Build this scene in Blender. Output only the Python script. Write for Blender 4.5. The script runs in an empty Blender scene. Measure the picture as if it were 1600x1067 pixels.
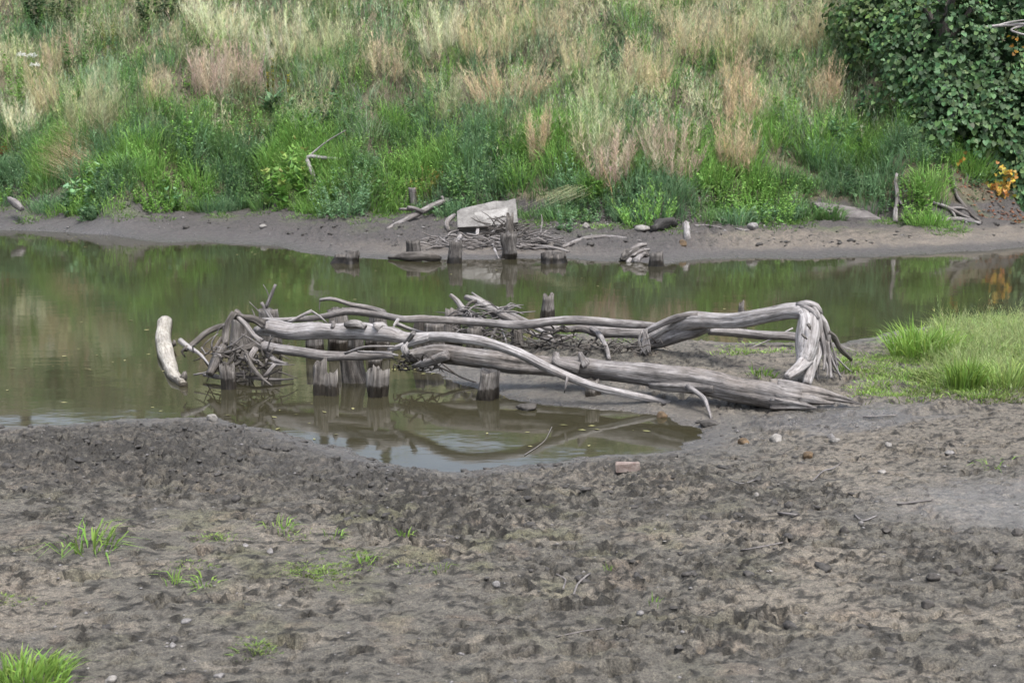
import bpy, math, random
import numpy as np
from mathutils import Vector

# ------------------------------------------------------------------ camera, sky, sun, exposure
scene = bpy.context.scene
COL = scene.collection
CAM_H, PITCH, LENS = 3.06, math.radians(9.7), 50.0
F = 1600 * LENS / 36.0
cam_d = bpy.data.cameras.new('camera')
cam_d.lens = LENS; cam_d.sensor_width = 36.0; cam_d.clip_end = 2000.0
cam_d.dof.use_dof = True; cam_d.dof.focus_distance = 14.5; cam_d.dof.aperture_fstop = 5.6
cam = bpy.data.objects.new('camera', cam_d); COL.objects.link(cam)
cam.location = (0, 0, CAM_H); cam.rotation_euler = (math.pi / 2 - PITCH, 0, 0)
scene.camera = cam

SUN_ELEV, SUN_ROT = math.radians(66), math.radians(150)
world = bpy.data.worlds.new('World'); scene.world = world; world.use_nodes = True
wn = world.node_tree.nodes; wl = world.node_tree.links; wn.clear()
sky = wn.new('ShaderNodeTexSky'); sky.sky_type = 'NISHITA'; sky.sun_disc = False
sky.sun_elevation = SUN_ELEV; sky.sun_rotation = SUN_ROT
sky.air_density = 1.0; sky.dust_density = 4.0; sky.ozone_density = 1.0
hs = wn.new('ShaderNodeHueSaturation'); hs.inputs['Saturation'].default_value = 0.62   # thin overcast
bg = wn.new('ShaderNodeBackground'); bg.inputs['Strength'].default_value = 0.15
wo = wn.new('ShaderNodeOutputWorld')
wl.new(sky.outputs[0], hs.inputs['Color']); wl.new(hs.outputs[0], bg.inputs[0]); wl.new(bg.outputs[0], wo.inputs[0])
sun_d = bpy.data.lights.new('sun', 'SUN'); sun_d.energy = 1.5; sun_d.angle = math.radians(20); sun_d.color = (1.0, 0.985, 0.965)
sun = bpy.data.objects.new('sun', sun_d); COL.objects.link(sun)
sd = Vector((math.sin(SUN_ROT) * math.cos(SUN_ELEV), math.cos(SUN_ROT) * math.cos(SUN_ELEV), math.sin(SUN_ELEV)))
sun.rotation_euler = sd.to_track_quat('Z', 'Y').to_euler()
scene.view_settings.view_transform = 'Standard'; scene.view_settings.look = 'None'
scene.view_settings.exposure = 1.25; scene.view_settings.gamma = 1.0; scene.view_settings.use_curve_mapping = False
scene.cycles.max_bounces = 6; scene.cycles.diffuse_bounces = 2; scene.cycles.glossy_bounces = 3
scene.cycles.transmission_bounces = 3; scene.cycles.transparent_max_bounces = 6
scene.cycles.use_denoising = True; scene.cycles.caustics_reflective = False; scene.cycles.caustics_refractive = False

RNG = np.random.default_rng(7)
random.seed(7)

# ------------------------------------------------------------------ numeric helpers
CP, SP = math.cos(PITCH), math.sin(PITCH)
def ray(px, py):
    """direction of sight through a photo pixel, scaled so that dy = 1"""
    a = (px - 800.0) / F; b = (533.5 - py) / F
    dy = CP + b * SP; dz = -SP + b * CP
    return a / dy, dz / dy
def P(px, py, Y):
    a, c = ray(px, py)
    return np.array([a * Y, Y, CAM_H + c * Y])
def W(px, py, z=0.0):
    a, c = ray(px, py)
    Y = (z - CAM_H) / c
    return np.array([a * Y, Y, z])

def _hash(ix, iy, iz, seed):
    h = (ix.astype(np.int64) * 374761393 + iy.astype(np.int64) * 668265263 + iz.astype(np.int64) * 2147483647 + seed * 1274126177) & 0xffffffff
    h = ((h ^ (h >> 13)) * 1274126177) & 0xffffffff
    h = h ^ (h >> 16)
    return (h & 0xffff) / 32767.5 - 1.0
def noise3(x, y, z, seed=0):
    x, y, z = np.broadcast_arrays(np.asarray(x, float), np.asarray(y, float), np.asarray(z, float))
    ix, iy, iz = np.floor(x), np.floor(y), np.floor(z)
    fx, fy, fz = x - ix, y - iy, z - iz
    ux, uy, uz = [f * f * (3 - 2 * f) for f in (fx, fy, fz)]
    r = 0
    for dx in (0, 1):
        for dy in (0, 1):
            for dz in (0, 1):
                w = (ux if dx else 1 - ux) * (uy if dy else 1 - uy) * (uz if dz else 1 - uz)
                r = r + w * _hash(ix + dx, iy + dy, iz + dz, seed)
    return r
def noise2(x, y, seed=0):
    x = np.asarray(x, float); y = np.asarray(y, float)
    ix, iy = np.floor(x), np.floor(y); fx, fy = x - ix, y - iy
    ux = fx * fx * fx * (fx * (fx * 6 - 15) + 10); uy = fy * fy * fy * (fy * (fy * 6 - 15) + 10)
    z0 = np.zeros_like(ix); r = 0
    for dx in (0, 1):
        for dy in (0, 1):
            a = _hash(ix + dx, iy + dy, z0, seed) * math.pi
            g = np.cos(a) * (fx - dx) + np.sin(a) * (fy - dy)
            r = r + (ux if dx else 1 - ux) * (uy if dy else 1 - uy) * g
    return r * 1.5
def fbm(x, y, seed=0, octv=4, gain=0.5):
    s = 0; a = 1.0
    for i in range(octv):
        s = s + a * noise2(x * 2 ** i + 17.3 * i, y * 2 ** i - 9.1 * i, seed + i); a *= gain
    return s
def sstep(a, b, x):
    t = np.clip((x - a) / (b - a), 0, 1); return t * t * (3 - 2 * t)

# ------------------------------------------------------------------ material helpers
class NT:
    def __init__(self, name):
        self.m = bpy.data.materials.new(name); self.m.use_nodes = True
        self.t = self.m.node_tree; self.t.nodes.clear()
        self.out = self.n('ShaderNodeOutputMaterial')
    def n(self, typ, **kw):
        nd = self.t.nodes.new(typ)
        for k, v in kw.items(): setattr(nd, k, v)
        return nd
    def l(self, a, b): self.t.links.new(a, b)
    def attr(self, name): return self.n('ShaderNodeAttribute', attribute_name=name)
    def noise(self, vec, scale, detail=4, rough=0.55, dist=0.0):
        nd = self.n('ShaderNodeTexNoise'); nd.inputs['Scale'].default_value = scale
        nd.inputs['Detail'].default_value = detail; nd.inputs['Roughness'].default_value = rough
        nd.inputs['Distortion'].default_value = dist
        if vec is not None: self.l(vec, nd.inputs['Vector'])
        return nd.outputs['Fac']
    def scale(self, vec, s):
        nd = self.n('ShaderNodeMapping'); nd.inputs['Scale'].default_value = s; self.l(vec, nd.inputs['Vector']); return nd.outputs[0]
    def ramp(self, fac, stops):
        nd = self.n('ShaderNodeValToRGB'); e = nd.color_ramp.elements
        while len(e) < len(stops): e.new(0.5)
        for el, (p, c) in zip(e, stops):
            el.position = p; el.color = (*c, 1) if len(c) == 3 else c
        self.l(fac, nd.inputs[0]); return nd.outputs[0]
    def math(self, op, a, b=None, clamp=False):
        nd = self.n('ShaderNodeMath', operation=op); nd.use_clamp = clamp
        for i, v in enumerate((a, b)):
            if v is None: continue
            if isinstance(v, (int, float)): nd.inputs[i].default_value = v
            else: self.l(v, nd.inputs[i])
        return nd.outputs[0]
    def maprange(self, v, a, b, c, d):
        nd = self.n('ShaderNodeMapRange'); nd.inputs[1].default_value = a; nd.inputs[2].default_value = b
        nd.inputs[3].default_value = c; nd.inputs[4].default_value = d; self.l(v, nd.inputs[0]); return nd.outputs[0]
    def mix(self, fac, a, b, blend='MIX'):
        nd = self.n('ShaderNodeMix', data_type='RGBA', blend_type=blend)
        if isinstance(fac, (int, float)): nd.inputs[0].default_value = fac
        else: self.l(fac, nd.inputs[0])
        for i, v in ((6, a), (7, b)):
            if isinstance(v, tuple): nd.inputs[i].default_value = (*v, 1)
            else: self.l(v, nd.inputs[i])
        return nd.outputs[2]
    def bump(self, h, strength, dist, prev=None):
        nd = self.n('ShaderNodeBump'); nd.inputs['Strength'].default_value = strength; nd.inputs['Distance'].default_value = dist
        self.l(h, nd.inputs['Height'])
        if prev is not None: self.l(prev, nd.inputs['Normal'])
        return nd.outputs[0]
    def pbsdf(self, col, rough, spec=0.3, normal=None):
        nd = self.n('ShaderNodeBsdfPrincipled')
        if isinstance(col, tuple): nd.inputs['Base Color'].default_value = (*col, 1)
        else: self.l(col, nd.inputs['Base Color'])
        for k, v in (('Roughness', rough), ('Specular IOR Level', spec)):
            if isinstance(v, (int, float)): nd.inputs[k].default_value = v
            else: self.l(v, nd.inputs[k])
        if normal is not None: self.l(normal, nd.inputs['Normal'])
        return nd
    def done(self, sh):
        self.l(sh.outputs[0] if hasattr(sh, 'outputs') else sh, self.out.inputs[0]); return self.m

def mat_plant(name, rough=0.55, transl=0.3, spec=0.25):
    t = NT(name); c = t.attr('col').outputs['Color']
    p = t.pbsdf(c, rough, spec); tr = t.n('ShaderNodeBsdfTranslucent'); t.l(c, tr.inputs[0])
    mx = t.n('ShaderNodeMixShader'); mx.inputs[0].default_value = transl
    t.l(p.outputs[0], mx.inputs[1]); t.l(tr.outputs[0], mx.inputs[2])
    return t.done(mx.outputs[0])
M_LEAF = mat_plant('leaf', 0.5, 0.3)
M_GRASS = mat_plant('grass', 0.55, 0.35)
M_STRAW = mat_plant('straw', 0.75, 0.25, 0.15)

def mat_wood(name, dark, mid, pale, wet=0.0, bark=0.0, rough=0.72):
    t = NT(name); g = t.attr('grain').outputs['Vector']
    pos = t.n('ShaderNodeNewGeometry').outputs['Position']
    n1 = t.noise(t.scale(g, (38, 38, 2.4)), 1.0, 5, 0.6, 0.3)
    n2 = t.noise(t.scale(g, (130, 130, 5)), 1.0, 3, 0.6)
    n3 = t.noise(pos, 3.2, 4, 0.6)
    n4 = t.noise(t.scale(g, (16, 16, 7)), 1.0, 5, 0.65, 0.5)
    f = t.math('ADD', t.math('MULTIPLY', n1, 0.45), t.math('ADD', t.math('MULTIPLY', n3, 0.25), t.math('MULTIPLY', n4, 0.30)))
    col = t.ramp(f, [(0.36, dark), (0.47, mid), (0.60, pale)])
    crack = t.ramp(n2, [(0.36, (0.10, 0.09, 0.085)), (0.45, (1, 1, 1))])
    col = t.mix(0.6, col, crack, 'MULTIPLY')
    if bark:
        bn = t.noise(t.scale(g, (22, 22, 9)), 1.0, 4, 0.7)
        bm = t.math('MULTIPLY', t.maprange(t.noise(pos, 1.6, 3), 0.44, 0.54, 0, 1), bark)
        col = t.mix(bm, col, t.ramp(bn, [(0.35, (0.045, 0.038, 0.032)), (0.65, (0.21, 0.185, 0.165))]))
    r = rough
    if wet:
        sep = t.n('ShaderNodeSeparateXYZ'); t.l(pos, sep.inputs[0])
        edge = t.math('ADD', sep.outputs[2], t.math('MULTIPLY', t.math('SUBTRACT', t.noise(pos, 14, 3), 0.5), 0.14))
        wf = t.maprange(edge, wet, wet + 0.03, 1, 0)
        col = t.mix(wf, col, t.mix(1.0, col, (0.24, 0.22, 0.19), 'MULTIPLY'))
        r = t.maprange(wf, 0, 1, rough, 0.35)
    nb = t.bump(n1, 0.9, 0.02); nb = t.bump(n2, 0.8, 0.008, nb)
    return t.done(t.pbsdf(col, r, 0.3, nb))
M_PALE = mat_wood('driftwood_pale', (0.10, 0.091, 0.086), (0.235, 0.22, 0.213), (0.44, 0.422, 0.417), bark=0.35)
M_GREY = mat_wood('driftwood_grey', (0.060, 0.054, 0.051), (0.145, 0.134, 0.129), (0.32, 0.303, 0.297), bark=0.45)
M_BARKED = mat_wood('driftwood_barked', (0.055, 0.049, 0.046), (0.14, 0.129, 0.122), (0.31, 0.293, 0.283), bark=0.8)
M_DARK = mat_wood('wood_dark', (0.028, 0.025, 0.022), (0.075, 0.066, 0.058), (0.17, 0.155, 0.14))
M_POST = mat_wood('weathered_post', (0.040, 0.035, 0.031), (0.10, 0.090, 0.081), (0.215, 0.20, 0.184), wet=0.10)
M_POST_D = mat_wood('rotted_post', (0.022, 0.020, 0.018), (0.06, 0.054, 0.049), (0.15, 0.138, 0.127), wet=0.10)
M_FLOAT = mat_wood('floating_wood', (0.16, 0.145, 0.115), (0.33, 0.305, 0.26), (0.50, 0.475, 0.42), wet=0.035, bark=0.35)

def mat_stone(name, a, b, sc=18, rough=0.8):
    t = NT(name); pos = t.n('ShaderNodeTexCoord').outputs['Object']
    n = t.noise(pos, sc, 5, 0.65); n2 = t.noise(pos, sc * 6, 3, 0.6)
    c = t.ramp(n, [(0.35, a), (0.65, b)])
    c = t.mix(0.5, c, t.ramp(n2, [(0.35, (0.55, 0.53, 0.5)), (0.6, (1, 1, 1))]), 'MULTIPLY')
    return t.done(t.pbsdf(c, rough, 0.3, t.bump(n2, 0.5, 0.006, t.bump(n, 0.4, 0.01))))
M_CONC = mat_stone('concrete', (0.11, 0.105, 0.098), (0.22, 0.212, 0.20), 5)
M_CONC_LT = mat_stone('concrete_clean', (0.21, 0.202, 0.19), (0.30, 0.292, 0.276), 6)
M_STONE = mat_stone('stone_grey', (0.11, 0.105, 0.10), (0.25, 0.24, 0.235))
M_STONE_P = mat_stone('stone_pale', (0.15, 0.142, 0.13), (0.29, 0.275, 0.255))
M_STONE_B = mat_stone('stone_brown', (0.06, 0.045, 0.03), (0.17, 0.115, 0.065))
M_STONE_D = mat_stone('clod_dark', (0.035, 0.032, 0.029), (0.085, 0.078, 0.071))
M_BRICK = mat_stone('brick_worn', (0.15, 0.11, 0.095), (0.27, 0.225, 0.2), 22)
M_SLAB = mat_stone('slab_mauve', (0.09, 0.082, 0.08), (0.16, 0.147, 0.143), 6)

# ------------------------------------------------------------------ mesh helpers
def wloc(o): return o.location + (wloc(o.parent) if o.parent else Vector((0, 0, 0)))
def mesh_obj(name, V, faces, mat, loc=None, smooth=False, attrs=None, parent=None, props=None):
    """faces: list of int arrays (n,3) / (n,4). V in world coordinates; origin moved to loc"""
    V = np.asarray(V, np.float32)
    loc = np.array([0, 0, 0] if loc is None else loc, np.float32)
    me = bpy.data.meshes.new(name)
    faces = [np.asarray(f, np.int32) for f in faces if len(f)]
    nl = sum(f.size for f in faces); nf = sum(len(f) for f in faces)
    me.vertices.add(len(V)); me.vertices.foreach_set('co', (V - loc).ravel())
    me.loops.add(nl); me.loops.foreach_set('vertex_index', np.concatenate([f.ravel() for f in faces]))
    me.polygons.add(nf)
    cnt = np.concatenate([np.full(len(f), f.shape[1], np.int32) for f in faces])
    st = np.zeros(nf, np.int32); st[1:] = np.cumsum(cnt)[:-1]
    me.polygons.foreach_set('loop_start', st)
    if smooth: me.polygons.foreach_set('use_smooth', np.ones(nf, bool))
    for k, a in (attrs or {}).items():
        a = np.asarray(a, np.float32)
        if k == 'col' or k == 'gcol':
            at = me.attributes.new(k, 'FLOAT_COLOR', 'POINT')
            at.data.foreach_set('color', np.concatenate([a, np.ones((len(a), 1), np.float32)], 1).ravel())
        elif a.ndim == 2:
            at = me.attributes.new(k, 'FLOAT_VECTOR', 'POINT'); at.data.foreach_set('vector', a.ravel())
        else:
            at = me.attributes.new(k, 'FLOAT', 'POINT'); at.data.foreach_set('value', a)
    me.update(calc_edges=True); me.validate()
    me.materials.append(mat)
    o = bpy.data.objects.new(name, me); COL.objects.link(o)
    if parent is not None:
        o.parent = parent; o.location = Vector(loc) - wloc(parent)
    else: o.location = Vector(loc)
    if props: tag(o, *props)
    return o
def tag(o, label=None, cat=None, group=None, kind=None):
    if label: o['label'] = label
    if cat: o['category'] = cat
    if group: o['group'] = group
    if kind: o['kind'] = kind
    return o
def empty(name, loc, label=None, cat=None, group=None):
    o = bpy.data.objects.new(name, None); o.empty_display_size = 0.1; COL.objects.link(o)
    o.location = Vector(loc); return tag(o, label, cat, group)

def spline(pts, rad, step):
    pts = np.array(pts, float); rad = np.array(rad, float)
    if len(pts) == 2:
        pts = np.array([pts[0], (pts[0] + pts[1]) / 2, pts[1]]); rad = np.array([rad[0], rad.mean(), rad[1]])
    p = np.vstack([2 * pts[0] - pts[1], pts, 2 * pts[-1] - pts[-2]])
    out, ro = [], []
    for i in range(len(pts) - 1):
        p0, p1, p2, p3 = p[i:i + 4]; n = max(2, int(np.linalg.norm(p2 - p1) / step))
        t = np.linspace(0, 1, n, endpoint=False)[:, None]
        out.append(0.5 * (2 * p1 + (p2 - p0) * t + (2 * p0 - 5 * p1 + 4 * p2 - p3) * t ** 2 + (3 * p1 - p0 - 3 * p2 + p3) * t ** 3))
        tt = t[:, 0]; tt = tt * tt * (3 - 2 * tt); ro.append(rad[i] * (1 - tt) + rad[i + 1] * tt)
    out.append(pts[-1:]); ro.append(rad[-1:])
    return np.vstack(out), np.concatenate(ro)
def tube_geo(pts, rad, seg=12, step=0.06, rough=0.10, groove=0.05, wob=0.15, seed=0, jag=(0.02, 0.02), shape=None, freq=4.0):
    rough *= 1.3; groove *= 1.35; seg = int(seg * 1.25) if seg > 10 else seg
    C, R = spline(pts, rad, step); n = len(C)
    s = np.concatenate([[0], np.cumsum(np.linalg.norm(np.diff(C, axis=0), axis=1))])
    T = np.gradient(C, axis=0); T /= np.linalg.norm(T, axis=1)[:, None] + 1e-9
    if wob:
        for k in range(3): C[:, k] += R * wob * noise3(s * freq * 0.6, k * 7.7, 0.0, seed + 5)
    u = np.cross(T[0], [0.12, 0.2, 1.0] if abs(T[0][2]) < 0.8 else [1, 0.1, 0]); u /= np.linalg.norm(u)
    U = np.zeros((n, 3)); U[0] = u
    for i in range(1, n):
        u = u - T[i] * u.dot(T[i]); u /= np.linalg.norm(u) + 1e-9; U[i] = u
    Bn = np.cross(T, U)
    th = np.linspace(0, 2 * math.pi, seg, endpoint=False)
    ct, st_ = np.cos(th)[None], np.sin(th)[None]
    sh = np.ones((1, seg)) if shape is None else shape(th)[None]
    d = 1 + rough * noise3(ct * 1.3, st_ * 1.3, s[:, None] * freq, seed) + groove * noise3(ct * 4, st_ * 4, s[:, None] * 0.9, seed + 1)
    d = d * sh; rr = R[:, None] * d
    V = C[:, None] + U[:, None] * (ct * rr)[..., None] + Bn[:, None] * (st_ * rr)[..., None]
    jr = np.random.default_rng(seed + 11)
    jn = lambda k: np.clip(.5 + .5 * noise3(np.cos(th) * 1.6, np.sin(th) * 1.6, k, seed + 3) + .25 * noise3(np.cos(th) * 5, np.sin(th) * 5, k, seed + 4), 0, 1.2)
    V[0] -= T[0] * (jn(1.3) * jag[0])[:, None]; V[-1] += T[-1] * (jn(7.1) * jag[1])[:, None]
    G = np.stack([np.broadcast_to(ct, (n, seg)) * R[:, None], np.broadcast_to(st_, (n, seg)) * R[:, None], np.broadcast_to(s[:, None], (n, seg))], -1)
    V = V.reshape(-1, 3); G = G.reshape(-1, 3)
    i = np.arange(n - 1)[:, None] * seg; j = np.arange(seg)[None]; j2 = (j + 1) % seg
    Q = np.stack([i + j, i + j2, i + seg + j2, i + seg + j], -1).reshape(-1, 4)
    c0, c1 = len(V), len(V) + 1
    V = np.vstack([V, C[:1] + T[:1] * R[0] * 0.15, C[-1:] - T[-1:] * R[-1] * 0.15]); G = np.vstack([G, [[0, 0, 0]], [[0, 0, s[-1]]]])
    a = np.arange(seg); b = (a + 1) % seg
    T0 = np.stack([np.full(seg, c0), b, a], -1); e = (n - 1) * seg
    T1 = np.stack([np.full(seg, c1), e + a, e + b], -1)
    return V, [Q, np.vstack([T0, T1])], G
_seed = [100]
def wood(name, ctrl, mat, label=None, cat=None, group=None, parent=None, seg=12, step=0.06, **kw):
    """ctrl: (px, py, Y, radius in photo px) along the piece"""
    _seed[0] += 13
    ctrl = [(a, b, min(y, G(a, b)[1] - 0.06) if y > 24 else y, r) for a, b, y, r in ctrl]   # far pieces stay above the bank
    pts = [P(a, b, y) for a, b, y, r in ctrl]; rad = [r * y / F for a, b, y, r in ctrl]
    return wood3(name, pts, rad, mat, label, cat, group, parent, seg, step, **kw)
def wood3(name, pts, rad, mat, label=None, cat=None, group=None, parent=None, seg=12, step=0.06, **kw):
    _seed[0] += 13; kw.setdefault('seed', _seed[0])
    V, Fc, G = tube_geo(pts, rad, seg, step, **kw)
    loc = np.array(pts[0]) if parent is None else np.array(wloc(parent))
    if parent is None: loc[2] = min(loc[2], V[:, 2].min())
    o = mesh_obj(name, V, Fc, mat, loc, True, {'grain': G}, parent)
    return tag(o, label, cat, group)
def merge(parts):
    V, FF, G, off = [], {3: [], 4: []}, [], 0
    for v, f, g in parts:
        V.append(v); G.append(g)
        for x in f: FF[x.shape[1]].append(x + off)
        off += len(v)
    return np.vstack(V), [np.vstack(x) for x in FF.values() if x], np.vstack(G)

# ------------------------------------------------------------------ terrain
NEAR = [(-1500, 730), (-400, 690), (0, 668), (100, 662), (200, 657), (290, 654), (335, 652), (400, 668), (470, 683), (530, 698), (575, 715), (640, 731), (720, 735), (800, 730),
        (870, 720), (950, 710), (1020, 708), (1060, 700), (1085, 685), (1075, 668), (1040, 652), (960, 641), (900, 637), (840, 631), (800, 622), (745, 608), (700, 592),
        (655, 578), (665, 569), (720, 553), (780, 537), (870, 523), (1000, 525), (1100, 535), (1240, 537), (1310, 538), (1380, 520), (1450, 508), (1600, 500), (2600, 470)]
npoly = np.array([W(a, b)[:2] for a, b in NEAR])
npoly = np.vstack([[-300, npoly[0][1]], npoly, [300, npoly[-1][1]], [300, -200], [-300, -200]])
FSH = [(-1200, 350), (0, 359), (100, 363), (200, 371), (245, 378), (330, 379), (430, 384), (470, 395), (530, 402), (650, 407), (800, 405), (880, 404), (960, 409), (1040, 412), (1080, 407),
       (1150, 402), (1250, 404), (1400, 400), (1500, 394), (1600, 388), (2600, 372)]
fs = np.array([W(a, b)[:2] for a, b in FSH])
FFT = [(-1200, 318), (0, 318), (100, 326), (180, 333), (250, 330), (400, 325), (500, 332), (560, 337), (620, 330), (700, 336), (820, 340), (880, 343), (1000, 347), (1100, 347), (1270, 340), (1390, 341), (1450, 346), (1600, 336), (2600, 330)]
ff = np.array([W(a, b, 0.42)[:2] for a, b in FFT])

def grid1(spans):
    out = [np.arange(a, b, s) for a, b, s in spans]; return np.concatenate(out)
xs_half = np.concatenate([np.arange(0.01, 4.6, 0.021), np.arange(4.6, 5.0, 0.04), np.arange(5.0, 8.0, 0.08), np.arange(8.0, 16, 0.25), np.arange(16, 40, 0.8), np.geomspace(40, 420, 22)])
XS = np.concatenate([-xs_half[::-1], xs_half])
YS = np.concatenate([np.arange(-60, 0, 6), np.arange(0, 5.6, 0.4), np.arange(5.6, 12.6, 0.021), np.arange(12.6, 17.5, 0.052), np.arange(17.5, 26.5, 0.2), np.arange(26.5, 36, 0.11),
                     np.arange(36, 56, 0.5), np.geomspace(56, 450, 26)])
GX, GY = np.meshgrid(XS, YS)
def poly_sd(x, y, poly):
    d2 = np.full(x.shape, 1e9); ins = np.zeros(x.shape, bool)
    for (ax, ay), (bx, by) in zip(poly, np.roll(poly, -1, 0)):
        ex, ey = bx - ax, by - ay; L = ex * ex + ey * ey
        t = np.clip(((x - ax) * ex + (y - ay) * ey) / L, 0, 1)
        d2 = np.minimum(d2, (x - ax - t * ex) ** 2 + (y - ay - t * ey) ** 2)
        if by != ay:
            ins ^= ((ay > y) != (by > y)) & (x < ex * (y - ay) / ey + ax)
    return np.where(ins, 1, -1) * np.sqrt(d2)
SX, SY = GX + 0.10 * fbm(GX * 1.3, GY * 1.3, 3, 4) + 0.03 * fbm(GX * 7, GY * 7, 5, 3), GY + 0.10 * fbm(GX * 1.3 + 40, GY * 1.3, 4, 4) + 0.05 * fbm(GX * 6, GY * 7, 6, 3)
SD = poly_sd(SX, SY, npoly)
land = SD > 0
Znear = np.where(land, 0.42 * (1 - np.exp(-np.maximum(SD, 0) / 3.2)) + 0.02 * sstep(0, 0.25, SD), -0.5 * (1 - np.exp(np.minimum(SD, 0) / 1.6)))
Znear = Znear + np.clip(SD, 0, 100) * 0 + np.where(land, 0.20 * sstep(4.5, -1, GY) , 0)
ys_ = np.interp(GX, fs[:, 0], fs[:, 1]) + 0.25 * fbm(GX * 0.8, GX * 0, 8, 4)
yf_ = np.interp(GX, ff[:, 0], ff[:, 1]) + 0.5 * fbm(GX * 0.5, GX * 0 + 3, 9, 3)
tt = (GY - ys_) / (yf_ - ys_)
UP = GY - yf_
zf = np.where(tt < 0, np.maximum(tt * 0.9, -0.5), 0.42 * np.clip(tt, 0, 1) ** 0.9)
hill = np.where(UP > 0, 0.56 * UP + 0.22 * sstep(0, 0.6, UP), 0)
hill = np.where(UP > 14, 0.56 * 14 + 0.22 + (UP - 14) * 0.12, hill); hill = np.minimum(hill, 15 + 0.01 * UP)
lump = sstep(0.2, 2.0, UP)
hill = hill + lump * (0.30 * fbm(GX * 0.45, GY * 0.45, 21, 4) + 0.08 * fbm(GX * 2, GY * 2, 25, 3))
zfar = zf + hill
far = GY > 22.5
Z = np.where(far, np.maximum(zfar, -0.5), Znear)
# rough trampled mud
edge = sstep(0.05, 0.7, SD)
left_rough = np.exp(-((GX + 2.6) / 2.8) ** 2 - ((GY - 11.6) / 1.8) ** 2)
right_rough = np.exp(-((GX - 1.6) / 2.0) ** 2 - ((GY - 8.4) / 1.6) ** 2)
mid_rough = np.exp(-((GX - 0.3) / 1.8) ** 2 - ((GY - 10.4) / 1.3) ** 2)
rz = np.clip(0.11 + 1.0 * left_rough + 0.42 * right_rough + 0.45 * mid_rough + 0.55 * fbm(GX * 0.8, GY * 0.9, 31, 3), 0.06, 1.3)
smooth_patch = np.exp(-((GX - 3.6) / 1.1) ** 2 - ((GY - 9.5) / 0.75) ** 2)
rz = rz * (1 - 0.85 * smooth_patch)
nearland = np.where((GY < 22), 1, 0) * edge
d1 = fbm(GX * 2.2, GY * 2.8, 41, 3) * 0.030
r1 = 0.55 - np.abs(fbm(GX * 5.5 + 0.2 * noise2(GX * 9, GY * 9, 1), GY * 8, 43, 4, 0.55))
r2 = 0.5 - np.abs(fbm(GX * 12, GY * 16, 45, 3, 0.6))
d2 = (r1 * 0.036 + r2 * 0.030) * rz
d3 = fbm(GX * 19, GY * 24, 47, 2) * 0.014 * (0.5 + rz)
churn = sstep(0.02, 0.26, 0.6 * fbm(GX * 5, GY * 7.5, 101, 3, 0.6) + 0.75 * fbm(GX * 13, GY * 19, 102, 3, 0.6) + 0.55 * (rz - 0.62) - 0.04)
churn = churn * sstep(0.12, 0.5, SD) * (GY < 22)
d4 = churn * (0.026 * fbm(GX * 11, GY * 14, 103, 3, 0.6) + 0.014 * noise2(GX * 30, GY * 34, 107))
Z = Z + nearland * (d1 + d2 + d3 + d4)
Z = Z + np.where(far & (tt > 0) & (UP < 1), sstep(0.0, 0.35, tt) * (0.045 * fbm(GX * 3, GY * 3, 51, 4) + 0.05 * fbm(GX * 7, GY * 6, 52, 3)), 0)
# hoof prints and pushed-up clods
def print_at(cx, cy, a, b, rot, depth, rim):
    R = max(a, b) * 1.7
    i0, i1 = np.searchsorted(YS, [cy - R, cy + R]); j0, j1 = np.searchsorted(XS, [cx - R, cx + R])
    if i1 <= i0 or j1 <= j0: return
    x = GX[i0:i1, j0:j1] - cx; y = GY[i0:i1, j0:j1] - cy
    u = (x * math.cos(rot) + y * math.sin(rot)) / a; v = (-x * math.sin(rot) + y * math.cos(rot)) / b
    q = np.sqrt(u * u + v * v) + 0.55 * noise2(x * 20 + cx * 7, y * 20 + cy * 5, 5) + 0.25 * noise2(x * 45 + cx * 3, y * 45, 6)
    w = nearland[i0:i1, j0:j1]
    Z[i0:i1, j0:j1] += w * (-depth * (1 - sstep(0.66, 1.0, q)) + rim * np.exp(-((q - 1.15) / 0.22) ** 2) * (0.6 + 0.8 * noise2(x * 12 + cx, y * 12, 9)))
rr = random.Random(5); n = 0
while n < 3800:
    cx, cy = rr.uniform(-5.2, 5.2), rr.uniform(5.8, 14.5)
    ii, jj = np.searchsorted(YS, cy), np.searchsorted(XS, cx)
    if SD[ii, jj] < 0.15 or rr.random() > 0.12 + rz[ii, jj] * 0.8: continue
    big = rr.random() < 0.08
    a = rr.uniform(0.055, 0.11) if big else rr.uniform(0.022, 0.05)
    print_at(cx, cy, a, a * rr.uniform(0.3, 0.75), rr.uniform(-0.6, 0.6) + (0.5 if cx > 1 else 0), rr.uniform(0.06, 0.11) if big else rr.uniform(0.035, 0.07), rr.uniform(0.006, 0.022))
    n += 1
for px, py, a, b, dep in [(1070, 985, 0.10, 0.065, 0.085), (980, 995, 0.07, 0.05, 0.06), (885, 828, 0.16, 0.08, 0.06), (980, 808, 0.16, 0.07, 0.05), (940, 935, 0.13, 0.045, 0.045), (560, 1030, 0.09, 0.06, 0.07),
                          (880, 1058, 0.08, 0.06, 0.07), (725, 1017, 0.09, 0.05, 0.05), (1220, 955, 0.10, 0.06, 0.06), (1310, 970, 0.09, 0.06, 0.06), (1350, 1030, 0.14, 0.06, 0.06),
                          (1245, 830, 0.10, 0.05, 0.05), (745, 803, 0.09, 0.05, 0.05), (330, 745, 0.2, 0.08, 0.05), (120, 750, 0.2, 0.08, 0.05), (1110, 895, 0.09, 0.06, 0.05), (1460, 1055, 0.1, 0.06, 0.06)]:
    q = W(px, py, 0.33); print_at(q[0], q[1], a * .8, b * .7, 0.25, dep, 0.02)
Z = np.where((~land) & (~far), np.minimum(Z, -0.012), Z)

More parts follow.
